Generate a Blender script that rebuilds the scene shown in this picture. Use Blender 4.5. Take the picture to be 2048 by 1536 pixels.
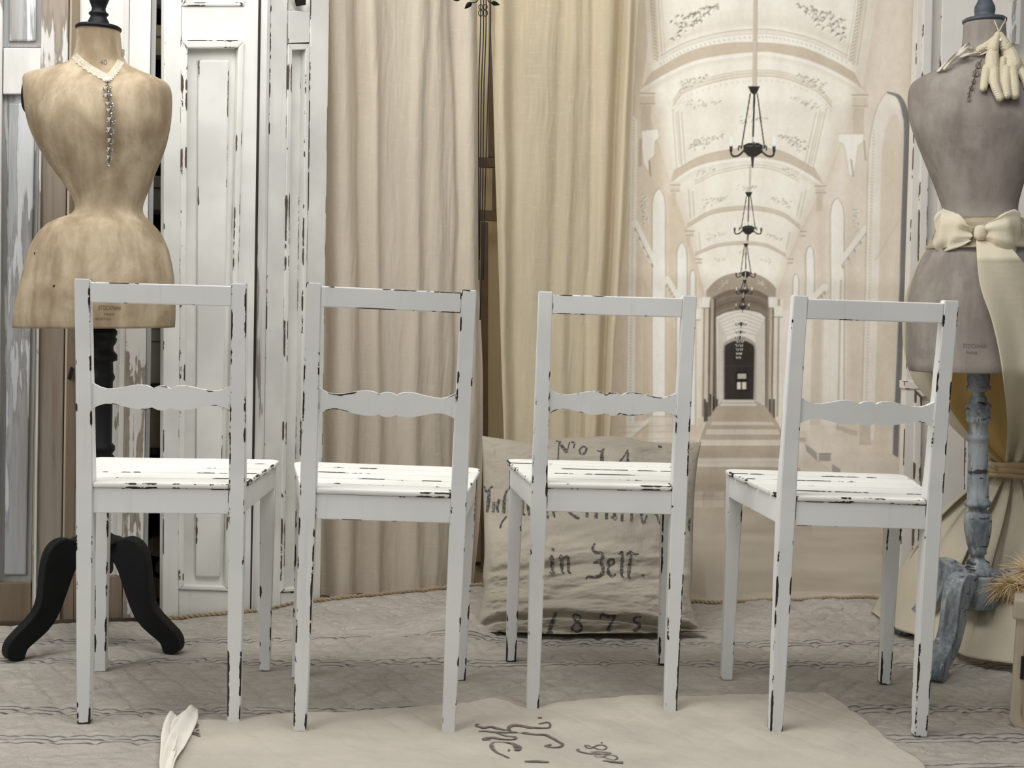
import bpy, bmesh, math, random
import numpy as np
from mathutils import Vector, Matrix
from mathutils.bvhtree import BVHTree

random.seed(7)
rng = np.random.default_rng(11)
for o in list(bpy.data.objects):
    bpy.data.objects.remove(o)
S = bpy.context.scene
COL = S.collection

# ------------------------------------------------------------------ camera, world, lights, exposure
CAM_H, PITCH, ROLL, FPX = 0.8121, 0.0667, 0.0335, 2563.8
cam_d = bpy.data.cameras.new('camera')
cam_d.sensor_fit = 'HORIZONTAL'
cam_d.sensor_width = 36.0
cam_d.lens = FPX / 2048 * 36.0
cam_d.clip_start = 0.05
cam = bpy.data.objects.new('camera', cam_d)
COL.objects.link(cam)
cam.location = (0, 0, CAM_H)
cam.rotation_mode = 'QUATERNION'
cam.rotation_quaternion = (Matrix.Rotation(math.pi / 2 - PITCH, 4, 'X') @ Matrix.Rotation(ROLL, 4, 'Z')).to_quaternion()
S.camera = cam

W = bpy.data.worlds.new('daylight_room')
S.world = W
W.use_nodes = True
bg = W.node_tree.nodes['Background']
bg.inputs[0].default_value = (0.93, 0.97, 1.0, 1)
bg.inputs[1].default_value = 0.22


def area(name, loc, target, sx, sy, power, color):
    d = bpy.data.lights.new(name, 'AREA')
    d.shape = 'RECTANGLE'
    d.size, d.size_y = sx, sy
    d.energy = power
    d.color = color
    o = bpy.data.objects.new(name, d)
    COL.objects.link(o)
    o.location = loc
    o.rotation_euler = (Vector(target) - Vector(loc)).to_track_quat('-Z', 'Y').to_euler()
    return o


area('skylight', (-0.4, 2.12, 2.35), (-0.15, 2.8, 0.3), 2.6, 0.8, 52, (1.0, 0.99, 0.97))
area('left_window', (-2.5, 0.8, 1.75), (-0.2, 2.9, 0.7), 1.5, 1.5, 34, (1.0, 0.99, 0.97))
area('right_window', (3.4, 1.7, 1.9), (0.3, 3.0, 0.8), 1.2, 1.8, 6, (0.95, 0.98, 1.0))
S.view_settings.view_transform = 'Standard'
S.view_settings.look = 'None'
S.view_settings.exposure = 0.0
S.view_settings.gamma = 1.0
S.view_settings.use_curve_mapping = False


# ------------------------------------------------------------------ measuring the photograph
def ray(px, py):
    a, b = px - 1024, py - 768
    c, s = math.cos(ROLL), math.sin(ROLL)
    X, Y = c * a + s * b, -s * a + c * b
    x, u = X / FPX, -Y / FPX
    return np.array([x, math.cos(PITCH) + u * math.sin(PITCH), -math.sin(PITCH) + u * math.cos(PITCH)])


EYE = np.array([0, 0, CAM_H])


def at(px, py, Y):
    r = ray(px, py)
    return EYE + r * (Y / r[1])


def onfloor(px, py, z=0.0):
    r = ray(px, py)
    return EYE + r * ((z - CAM_H) / r[2])


def proj(P):
    P = np.asarray(P, float)
    x, y, z = P[..., 0], P[..., 1], P[..., 2] - CAM_H
    d = y * math.cos(PITCH) - z * math.sin(PITCH)
    u = y * math.sin(PITCH) + z * math.cos(PITCH)
    X, Y = FPX * x / d, -FPX * u / d
    c, s = math.cos(ROLL), math.sin(ROLL)
    return 1024 + c * X - s * Y, 768 + s * X + c * Y


class Plane:
    """A vertical plane standing on the floor line A-B; local axes: u along it, d away from the camera, z up."""
    def __init__(self, A, B):
        self.A = np.array([A[0], A[1], 0.0])
        e = np.array([B[0] - A[0], B[1] - A[1], 0.0])
        self.L = np.linalg.norm(e)
        self.e = e / self.L
        self.n = np.array([-self.e[1], self.e[0], 0.0])
        self.rot = math.atan2(self.e[1], self.e[0])

    def uz(self, px, py, off=0.0):
        r = ray(px, py)
        t = ((self.A + self.n * off - EYE) @ self.n) / (r @ self.n)
        P = EYE + r * t
        return float((P - self.A) @ self.e), float(P[2])


# ------------------------------------------------------------------ value noise
def _hash(ix, iy, seed):
    h = (ix * 374761393 + iy * 668265263 + seed * 974634777) & 0xffffffff
    h = ((h ^ (h >> 13)) * 1274126177) & 0xffffffff
    return ((h ^ (h >> 16)) & 0xffff) / 65535.0


def vnoise(x, y, seed=0):
    x = np.asarray(x, float); y = np.asarray(y, float)
    ix = np.floor(x).astype(np.int64); iy = np.floor(y).astype(np.int64)
    fx, fy = x - ix, y - iy
    fx = fx * fx * (3 - 2 * fx); fy = fy * fy * (3 - 2 * fy)
    a = _hash(ix, iy, seed); b = _hash(ix + 1, iy, seed)
    c = _hash(ix, iy + 1, seed); d = _hash(ix + 1, iy + 1, seed)
    return (a + (b - a) * fx) * (1 - fy) + (c + (d - c) * fx) * fy - 0.5


def fbm(x, y, seed=0, oct=4):
    r = 0; amp = 1.0
    for k in range(oct):
        r = r + amp * vnoise(x * 2 ** k, y * 2 ** k, seed + k * 17)
        amp *= 0.5
    return r


def lerp(xs, ys, x):
    return np.interp(x, xs, ys)


def spline(pts, n):
    """Catmull-Rom through pts."""
    P = np.array(pts, float)
    Q = np.vstack([2 * P[0] - P[1], P, 2 * P[-1] - P[-2]])
    out = []
    m = len(P) - 1
    for t in np.linspace(0, m, n):
        i = min(int(t), m - 1); f = t - i
        a, b, c, d = Q[i], Q[i + 1], Q[i + 2], Q[i + 3]
        out.append(0.5 * ((2 * b) + (c - a) * f + (2 * a - 5 * b + 4 * c - d) * f * f + (3 * b - a - 3 * c + d) * f ** 3))
    return np.array(out)


def lin(c):
    c = np.asarray(c, float) / 255.0
    return np.where(c <= 0.04045, c / 12.92, ((c + 0.055) / 1.055) ** 2.4)


def L3(r, g, b, k=1.0):
    v = lin((r, g, b)) * k
    return (float(v[0]), float(v[1]), float(v[2]), 1.0)


# ------------------------------------------------------------------ mesh helpers
def link(name, me, mat=None, parent=None, label=None, smooth=False):
    o = bpy.data.objects.new(name, me)
    COL.objects.link(o)
    if mat is not None and len(me.materials) == 0:
        me.materials.append(mat)
    if parent is not None:
        o.parent = parent
    if label:
        o['label'] = label
    if smooth:
        me.shade_smooth()
    return o


def from_bm(name, bm, mat=None, parent=None, label=None, smooth=False):
    bmesh.ops.recalc_face_normals(bm, faces=bm.faces)
    vals = edge_values(bm) if mat is not None and mat.get('chipped') else None
    me = bpy.data.meshes.new(name)
    bm.to_mesh(me)
    bm.free()
    if vals is not None:
        a = me.color_attributes.new('edge', 'FLOAT_COLOR', 'CORNER')
        a.data.foreach_set('color', np.array(vals, np.float32).reshape(-1))
    return link(name, me, mat, parent, label, smooth)


def edge_values(bm):
    """Per face corner: place across the face and half extents, so the material knows how far it is from a sharp edge."""
    out = []
    for f in bm.faces:
        L = list(f.loops)
        if len(L) != 4:
            out += [(0, 0, 1, 1)] * len(L)
            continue
        sharp = [(l.edge.calc_face_angle(3.0) > 0.3) if len(l.edge.link_faces) == 2 else True for l in L]
        ln_ = [l.edge.calc_length() for l in L]
        w, h = (ln_[0] + ln_[2]) / 2, (ln_[1] + ln_[3]) / 2

        def ax(size, lo, hi):
            if lo and hi: return -size / 2, size / 2, size / 2
            if lo: return -1.0, -1.0 + size, 1.0
            if hi: return 1.0 - size, 1.0, 1.0
            return 0.0, 0.0, 1.0
        s0, s1, hx = ax(w, sharp[3], sharp[1])
        t0, t1, hy = ax(h, sharp[0], sharp[2])
        out += [(s0, t0, hx, hy), (s1, t0, hx, hy), (s1, t1, hx, hy), (s0, t1, hx, hy)]
    return out


def tag(o, label, cat, group=None, kind=None):
    if label: o['label'] = label
    if cat: o['category'] = cat
    if group: o['group'] = group
    if kind: o['kind'] = kind
    return o


def thing(name, label, cat, loc=(0, 0, 0), rotz=0.0, group=None):
    o = bpy.data.objects.new(name, None)
    o.empty_display_size = 0.05
    COL.objects.link(o)
    o.location = loc
    o.rotation_euler = (0, 0, rotz)
    return tag(o, label, cat, group)


def bm_poly_prism(bm, pts2, d0, d1, axis='y', bevel=0.0):
    """Extrude a 2-D outline. axis y: pts are (x,z) and the extrusion runs in y; axis z: pts are (x,y)."""
    if axis == 'y':
        a = [bm.verts.new((p[0], d0, p[1])) for p in pts2]
        b = [bm.verts.new((p[0], d1, p[1])) for p in pts2]
    else:
        a = [bm.verts.new((p[0], p[1], d0)) for p in pts2]
        b = [bm.verts.new((p[0], p[1], d1)) for p in pts2]
    n = len(a)
    fs = [bm.faces.new(a), bm.faces.new(list(reversed(b)))]
    for i in range(n):
        fs.append(bm.faces.new((a[i], a[(i + 1) % n], b[(i + 1) % n], b[i])))
    bmesh.ops.recalc_face_normals(bm, faces=fs)
    if bevel > 0:
        es = set()
        for f in fs[:2]:
            es.update(f.edges)
        for f in fs[2:]:
            for e in f.edges:
                if e not in es and e.calc_face_angle(0) > 0.5:
                    es.add(e)
        bmesh.ops.bevel(bm, geom=list(es), offset=bevel, segments=2, profile=0.6, affect='EDGES')
    return bm


def prism(pts2, d0, d1, axis='y', bevel=0.0):
    return bm_poly_prism(bmesh.new(), pts2, d0, d1, axis, bevel)


def box(x0, x1, y0, y1, z0, z1, bevel=0.0):
    return prism([(x0, z0), (x1, z0), (x1, z1), (x0, z1)], y0, y1, 'y', bevel)


def loft(rings, closed=True, caps=True):
    """rings: list of lists of 3-D points, all of one length."""
    bm = bmesh.new()
    vs = [[bm.verts.new(tuple(p)) for p in r] for r in rings]
    n = len(vs[0])
    for i in range(len(vs) - 1):
        for j in range(n if closed else n - 1):
            k = (j + 1) % n
            bm.faces.new((vs[i][j], vs[i][k], vs[i + 1][k], vs[i + 1][j]))
    if caps and closed:
        bm.faces.new(list(reversed(vs[0])))
        bm.faces.new(vs[-1])
    return bm


def lathe(profile, n=28, axis0=(0, 0, 0), axis_dir=(0, 0, 1)):
    """profile: (radius, height) along the axis."""
    ad = Vector(axis_dir).normalized()
    q = Vector((0, 0, 1)).rotation_difference(ad)
    rings = []
    for r, h in profile:
        r = max(r, 1e-4)
        rings.append([Vector(axis0) + q @ Vector((r * math.cos(2 * math.pi * k / n), r * math.sin(2 * math.pi * k / n), h)) for k in range(n)])
    return loft(rings)


def add_tube(bm, pts, rad, n=8, caps=True):
    P = [Vector(p) for p in pts]
    if not hasattr(rad, '__len__'):
        rad = [rad] * len(P)
    up = Vector((0, 0, 1))
    prev = None
    rings = []
    for i, p in enumerate(P):
        t = (P[min(i + 1, len(P) - 1)] - P[max(i - 1, 0)]).normalized()
        if prev is None:
            a = t.cross(up)
            if a.length < 1e-3:
                a = t.cross(Vector((1, 0, 0)))
            a.normalize()
        else:
            a = (prev - t * prev.dot(t)).normalized()
        prev = a
        b = t.cross(a)
        rings.append([bm.verts.new(p + (a * math.cos(2 * math.pi * k / n) + b * math.sin(2 * math.pi * k / n)) * rad[i]) for k in range(n)])
    for i in range(len(rings) - 1):
        for k in range(n):
            bm.faces.new((rings[i][k], rings[i][(k + 1) % n], rings[i + 1][(k + 1) % n], rings[i + 1][k]))
    if caps:
        bm.faces.new(list(reversed(rings[0])))
        bm.faces.new(rings[-1])
    return bm


def tube(pts, rad, n=8):
    return add_tube(bmesh.new(), pts, rad, n)


def grid_mesh(name, V, colors=None):
    """V: (rows, cols, 3) array of points."""
    r, c = V.shape[:2]
    me = bpy.data.meshes.new(name)
    idx = np.arange(r * c).reshape(r, c)
    q = np.stack([idx[:-1, :-1], idx[:-1, 1:], idx[1:, 1:], idx[1:, :-1]], -1).reshape(-1, 4)
    me.vertices.add(r * c)
    me.vertices.foreach_set('co', V.reshape(-1).astype(np.float32))
    me.loops.add(q.size)
    me.loops.foreach_set('vertex_index', q.reshape(-1).astype(np.int32))
    me.polygons.add(len(q))
    me.polygons.foreach_set('loop_start', (np.arange(len(q)) * 4).astype(np.int32))
    me.update(calc_edges=True)
    if colors is not None:
        at_ = me.color_attributes.new('print', 'FLOAT_COLOR', 'POINT')
        rgba = np.ones((r * c, 4), np.float32)
        rgba[:, :3] = colors.reshape(-1, 3)
        at_.data.foreach_set('color', rgba.reshape(-1))
    me.shade_smooth()
    return me


def solid_grid(name, V, N, th):
    """A cloth with thickness: front and back sheets joined round the edge (one closed mesh)."""
    r, c = V.shape[:2]
    B = V + N * th
    pts = np.concatenate([V.reshape(-1, 3), B.reshape(-1, 3)])
    idx = np.arange(r * c).reshape(r, c)
    q = np.stack([idx[:-1, :-1], idx[:-1, 1:], idx[1:, 1:], idx[1:, :-1]], -1).reshape(-1, 4)
    q2 = q[:, ::-1] + r * c
    ring = np.concatenate([idx[0, :], idx[1:, -1], idx[-1, -2::-1], idx[-2:0:-1, 0]])
    nx = np.roll(ring, -1)
    q3 = np.stack([nx, ring, ring + r * c, nx + r * c], -1)
    Q = np.concatenate([q, q2, q3])
    me = bpy.data.meshes.new(name)
    me.vertices.add(len(pts)); me.vertices.foreach_set('co', pts.reshape(-1).astype(np.float32))
    me.loops.add(Q.size); me.loops.foreach_set('vertex_index', Q.reshape(-1).astype(np.int32))
    me.polygons.add(len(Q)); me.polygons.foreach_set('loop_start', (np.arange(len(Q)) * 4).astype(np.int32))
    me.update(calc_edges=True)
    me.shade_smooth()
    return me


def grid_normals(V):
    du = np.gradient(V, axis=1); dv = np.gradient(V, axis=0)
    n = np.cross(du, dv)
    return n / (np.linalg.norm(n, axis=-1, keepdims=True) + 1e-12)


# ------------------------------------------------------------------ materials
class NT:
    def __init__(self, name):
        self.m = bpy.data.materials.new(name)
        self.m.use_nodes = True
        self.t = self.m.node_tree
        self.b = self.t.nodes['Principled BSDF']
        self.out = self.t.nodes['Material Output']
        self.tc = None

    def n(self, typ, **kw):
        nd = self.t.nodes.new(typ)
        for k, v in kw.items():
            setattr(nd, k, v)
        return nd

    def put(self, sock, v):
        if isinstance(v, bpy.types.NodeSocket):
            self.t.links.new(v, sock)
        else:
            sock.default_value = v

    def obj(self, scale=(1, 1, 1), rnd=True):
        if self.tc is None:
            tc = self.n('ShaderNodeTexCoord')
            self.tc = tc.outputs['Object']
            oi = self.n('ShaderNodeObjectInfo')
            mm = self.n('ShaderNodeMath', operation='MULTIPLY')
            self.t.links.new(oi.outputs['Random'], mm.inputs[0]); mm.inputs[1].default_value = 13.7
            cb = self.n('ShaderNodeCombineXYZ')
            for i in range(3):
                self.t.links.new(mm.outputs[0], cb.inputs[i])
            self.rnd = cb.outputs[0]
        mp = self.n('ShaderNodeVectorMath', operation='MULTIPLY')
        self.t.links.new(self.tc, mp.inputs[0]); mp.inputs[1].default_value = scale
        if not rnd:
            return mp.outputs[0]
        ad = self.n('ShaderNodeVectorMath', operation='ADD')
        self.t.links.new(mp.outputs[0], ad.inputs[0]); self.t.links.new(self.rnd, ad.inputs[1])
        return ad.outputs[0]

    def noise(self, scale, vec=(1, 1, 1), detail=4, rough=0.55, dist=0.0, rnd=True):
        nd = self.n('ShaderNodeTexNoise')
        nd.inputs['Scale'].default_value = scale
        nd.inputs['Detail'].default_value = detail
        nd.inputs['Roughness'].default_value = rough
        nd.inputs['Distortion'].default_value = dist
        self.t.links.new(self.obj(vec, rnd), nd.inputs['Vector'])
        return nd.outputs['Fac']

    def ramp(self, v, a, b, lo=0.0, hi=1.0):
        nd = self.n('ShaderNodeMapRange')
        nd.interpolation_type = 'SMOOTHSTEP'
        self.put(nd.inputs[0], v)
        nd.inputs[1].default_value = a; nd.inputs[2].default_value = b
        nd.inputs[3].default_value = lo; nd.inputs[4].default_value = hi
        return nd.outputs[0]

    def math(self, op, a, b=0.0):
        nd = self.n('ShaderNodeMath', operation=op)
        self.put(nd.inputs[0], a); self.put(nd.inputs[1], b)
        return nd.outputs[0]

    def mix(self, f, a, b):
        nd = self.n('ShaderNodeMix', data_type='RGBA')
        self.put(nd.inputs[0], f)
        self.put(nd.inputs[6], a); self.put(nd.inputs[7], b)
        return nd.outputs[2]

    def bump(self, h, strength, dist=0.01):
        nd = self.n('ShaderNodeBump')
        nd.inputs['Strength'].default_value = strength
        nd.inputs['Distance'].default_value = dist
        self.put(nd.inputs['Height'], h)
        return nd.outputs[0]

    def done(self, color=None, rough=0.6, normal=None, spec=0.3, metal=0.0):
        b = self.b
        if color is not None: self.put(b.inputs['Base Color'], color)
        self.put(b.inputs['Roughness'], rough)
        b.inputs['Specular IOR Level'].default_value = spec
        b.inputs['Metallic'].default_value = metal
        if normal is not None: self.t.links.new(normal, b.inputs['Normal'])
        return self.m


def scl(c, k):
    return (c[0] * k, c[1] * k, c[2] * k, 1)


def mat_chipped(name, paint, wood, edge=0.34, thr=0.78, rad=0.0035, nscale=38, var=0.06, blotch=0.0, feet=0.0):
    t = NT(name)
    t.m['chipped'] = 1
    at_ = t.n('ShaderNodeAttribute'); at_.attribute_name = 'edge'
    sp_ = t.n('ShaderNodeSeparateXYZ'); t.t.links.new(at_.outputs['Vector'], sp_.inputs[0])
    dx_ = t.math('SUBTRACT', sp_.outputs[2], t.math('ABSOLUTE', sp_.outputs[0]))
    dy_ = t.math('SUBTRACT', at_.outputs['Alpha'], t.math('ABSOLUTE', sp_.outputs[1]))
    e = t.ramp(t.math('MINIMUM', dx_, dy_), 0.0, rad, 1.0, 0.0)
    n1 = t.noise(nscale, (.8, 1, 0.65), 5, 0.62)
    n2 = t.noise(7, (1, 1, 1), 2, 0.5)
    n3 = t.noise(nscale * 3, (1, 1, 0.4), 3, 0.6)
    v = t.math('ADD', t.math('ADD', t.math('MULTIPLY', n1, 0.8), t.math('MULTIPLY', n3, 0.2)), t.math('MULTIPLY', e, t.ramp(n2, 0.44, 0.62, edge * 0.42, edge * 0.95)))
    if blotch:
        v = t.math('ADD', v, t.ramp(t.noise(9, (1, 1, 0.5), 3), 0.5, 0.75, 0, blotch))
    if feet:
        sp = t.n('ShaderNodeSeparateXYZ'); t.t.links.new(t.obj((1, 1, 1), False), sp.inputs[0])
        v = t.math('ADD', v, t.ramp(sp.outputs[2], 0.0, 0.10, feet, 0.0))
    chip = t.ramp(v, thr, thr + 0.02)
    g = t.noise(5, (1, 1, 1), 3)
    col = t.mix(t.ramp(g, 0.3, 0.7), scl(paint, 1 - var), scl(paint, 1 + var * 0.5))
    st = t.noise(60, (1, 1, 0.06), 3)
    col = t.mix(t.ramp(st, 0.58, 0.75, 0, 0.22), col, scl(paint, 0.72))
    w = t.mix(t.noise(80, (1, 1, 0.1), 3), wood, scl(wood, 0.35))
    col = t.mix(chip, col, w)
    h = t.math('ADD', t.math('MULTIPLY', chip, -1.0), t.math('MULTIPLY', st, 0.35))
    return t.done(col, 0.5, t.bump(h, 0.35, 0.0012), 0.3)


def mat_weathered(name, paint, wood_a, wood_b, cover=0.5, stretch=0.16, nscale=9, stain=None, fine=70):
    t = NT(name)
    streak = t.noise(fine, (1, 1, 0.035), 4, 0.6)
    big = t.noise(6, (1, 1, 0.3), 3)
    wood = t.mix(t.ramp(streak, 0.32, 0.68), wood_a, wood_b)
    wood = t.mix(t.ramp(big, 0.35, 0.65, 0, 0.55), wood, scl(wood_a, 0.8))
    if stain is not None:
        wood = t.mix(t.ramp(t.noise(4, (1, 1, 0.5), 2), 0.52, 0.62), wood, stain)
    pn = t.noise(nscale, (1, 1, stretch), 6, 0.62, 0.6)
    pn = t.math('ADD', t.math('MULTIPLY', pn, 0.82), t.math('MULTIPLY', streak, 0.18))
    th = 0.5 + (0.5 - cover) * 0.5
    m = t.ramp(pn, th, th + 0.018)
    pv = t.mix(t.ramp(t.noise(14, (1, 1, 0.25), 4), 0.3, 0.7), scl(paint, 0.82), scl(paint, 1.04))
    col = t.mix(m, wood, pv)
    rim = t.math('MULTIPLY', t.ramp(pn, th - 0.03, th), t.math('SUBTRACT', 1.0, m))
    col = t.mix(t.math('MULTIPLY', rim, 0.5), col, scl(wood_a, 0.5))
    h = t.math('ADD', m, t.math('MULTIPLY', streak, 0.5))
    return t.done(col, 0.75, t.bump(h, 0.4, 0.0015), 0.2)


def mat_fabric(name, color, var=0.08, weave=900, bump=0.25, wr=0.0, wrs=30, stretch=(1, 1, 1), transl=0.0, transp=0.0, slub=0.0, rough=0.9, fine=0.5):
    t = NT(name)
    wv = t.noise(weave, (1, 1, 1), 2, 0.5, rnd=False)
    g = t.noise(6, stretch, 4)
    col = t.mix(t.ramp(g, 0.3, 0.7), scl(color, 1 - var), scl(color, 1 + var * 0.6))
    col = t.mix(t.ramp(wv, 0.35, 0.65, 0, 0.22), col, scl(color, 0.72))
    h = t.math('MULTIPLY', wv, fine)
    if slub:
        sl = t.noise(120, (1, 1, 0.05), 3, 0.6, rnd=False)
        sl2 = t.noise(130, (0.05, 1, 1), 3, 0.6, rnd=False)
        ss = t.math('MAXIMUM', sl, sl2)
        col = t.mix(t.ramp(ss, 0.52, 0.75, 0, slub), col, scl(color, 1.18))
        h = t.math('ADD', h, ss)
    if wr:
        h = t.math('ADD', h, t.math('MULTIPLY', t.noise(wrs, stretch, 5, 0.6, 0.4), wr))
    nrm = t.bump(h, bump, 0.002)
    t.done(col, rough, nrm, 0.1)
    if transl or transp:
        sh = t.b.outputs[0]
        if transl:
            tl = t.n('ShaderNodeBsdfTranslucent')
            t.put(tl.inputs[0], col)
            t.t.links.new(nrm, tl.inputs['Normal'])
            mx = t.n('ShaderNodeMixShader'); mx.inputs[0].default_value = transl
            t.t.links.new(sh, mx.inputs[1]); t.t.links.new(tl.outputs[0], mx.inputs[2])
            sh = mx.outputs[0]
        if transp:
            tp = t.n('ShaderNodeBsdfTransparent')
            mx = t.n('ShaderNodeMixShader'); mx.inputs[0].default_value = transp
            t.t.links.new(sh, mx.inputs[1]); t.t.links.new(tp.outputs[0], mx.inputs[2])
            sh = mx.outputs[0]
        t.t.links.new(sh, t.out.inputs[0])
    return t.m


def mat_plain(name, color, rough=0.6, var=0.06, scale=12, bump=0.1, spec=0.3, metal=0.0):
    t = NT(name)
    n = t.noise(scale, (1, 1, 1), 4)
    col = t.mix(t.ramp(n, 0.3, 0.7), scl(color, 1 - var), scl(color, 1 + var))
    return t.done(col, rough, t.bump(n, bump, 0.002), spec, metal)


def mat_form(name, light, dark):
    """Aged linen stretched over papier-mache: large soft stains, vertical streaks, fine weave."""
    t = NT(name)
    big = t.noise(9, (1, 1, .8), 5, .62, .4)
    stk = t.noise(24, (1, 1, .14), 4, .6)
    f = t.math('ADD', t.math('MULTIPLY', big, .62), t.math('MULTIPLY', stk, .38))
    col = t.mix(t.ramp(f, .38, .64), dark, light)
    sp = t.noise(60, (1, 1, .4), 4, .6)
    col = t.mix(t.ramp(sp, .60, .74, 0, .3), col, scl(dark, .72))
    wv = t.noise(700, (1, 1, 1), 2, .5)
    col = t.mix(t.ramp(wv, .35, .65, 0, .2), col, scl(dark, .9))
    h = t.math('ADD', t.math('MULTIPLY', wv, .4), t.math('MULTIPLY', stk, .9))
    return t.done(col, .85, t.bump(h, .3, .002), .12)


def mat_distressed(name):
    """Blue-grey paint rubbed back to pale primer and black edges."""
    t = NT(name)
    n1 = t.noise(26, (1, 1, .35), 5, .65, .5)
    n2 = t.noise(60, (1, 1, .2), 4, .6)
    n3 = t.noise(34, (.5, .5, 1.6), 4, .6)
    col = t.mix(t.ramp(n1, .36, .62), L3(96, 104, 110), L3(150, 156, 158))
    col = t.mix(t.ramp(n2, .56, .7, 0, .7), col, L3(196, 197, 192))
    col = t.mix(t.ramp(n3, .60, .66, 0, .9), col, L3(40, 40, 42))
    return t.done(col, .6, t.bump(t.math('ADD', n1, n2), .3, .002), .25)


# ------------------------------------------------------------------ shared materials
M = {}
M['chair'] = mat_chipped('painted_chair_wood', L3(229, 230, 228), (0.055, 0.040, 0.038, 1), edge=0.29, thr=0.745, rad=0.005, nscale=36, feet=0.07)
M['seat'] = mat_chipped('painted_seat_wood', L3(234, 233, 227), (0.06, 0.045, 0.038, 1), edge=0.36, thr=0.735, rad=0.009, nscale=26)
M['white_door'] = mat_chipped('white_door_paint', L3(224, 223, 217), (0.13, 0.095, 0.07, 1), edge=0.30, thr=0.725, nscale=28, var=0.14, rad=.007)
M['grey_door'] = mat_chipped('pale_grey_door_paint', L3(226, 221, 213), (0.2, 0.14, 0.1, 1), edge=0.28, thr=0.72, nscale=22, var=0.07, rad=.008)
M['w_blue'] = mat_weathered('weathered_blue_grey_board', L3(206, 208, 209), L3(174, 176, 177), L3(150, 143, 133), 0.42, 0.06, 13, fine=45)
M['w_white'] = mat_weathered('flaking_white_board', L3(222, 218, 211), L3(164, 154, 140), L3(140, 130, 118), 0.68, 0.25, 7, fine=45)
M['w_brown'] = mat_weathered('bare_brown_board', L3(206, 204, 199), L3(160, 150, 137), L3(134, 118, 101), 0.45, 0.14, 8, stain=L3(150, 128, 98), fine=45)
M['w_light'] = mat_weathered('pale_board', L3(216, 214, 209), L3(174, 170, 162), L3(146, 136, 122), 0.64, 0.22, 8, fine=45)
M['w_dark'] = mat_weathered('dark_bare_board', L3(198, 192, 180), L3(136, 122, 104), L3(112, 97, 80), 0.30, 0.6, 12, fine=45)
M['dark_wood'] = mat_plain('dark_shelf_wood', (0.028, 0.024, 0.02, 1), 0.7)
M['black'] = mat_plain('black_lacquered_wood', (0.0055, 0.006, 0.007, 1), 0.55, 0.2, 20, 0.05, 0.22)
M['iron'] = mat_plain('black_iron', (0.006, 0.006, 0.006, 1), 0.5, 0.1, 30, 0.1, 0.4)
M['wall'] = mat_plain('plaster_wall', L3(205, 190, 165), 0.9, 0.05, 3, 0.1, 0.1)
M['floor'] = mat_plain('floor_boards', L3(150, 138, 122), 0.8, 0.08, 4, 0.1, 0.2)
M['curtain'] = mat_fabric('linen_curtain', L3(214, 203, 186), 0.10, 700, 0.5, 1.1, 26, (1, 1, 0.14), 0.22, 0.0, 0.34)
M['sheer'] = mat_fabric('sheer_linen_curtain', L3(222, 210, 184), 0.14, 700, 0.5, 1.1, 24, (1, 1, 0.14), 0.3, 0.12, 0.34)

# ------------------------------------------------------------------ setting
fl = from_bm('floor', box(-3.0, 3.0, -0.8, 4.1, -0.08, -0.014), M['floor'])
fl['kind'] = 'structure'
wb = from_bm('wall_back', box(-3.0, 3.0, 4.0, 4.1, -0.08, 2.9), M['wall'])
wb['kind'] = 'structure'


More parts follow.
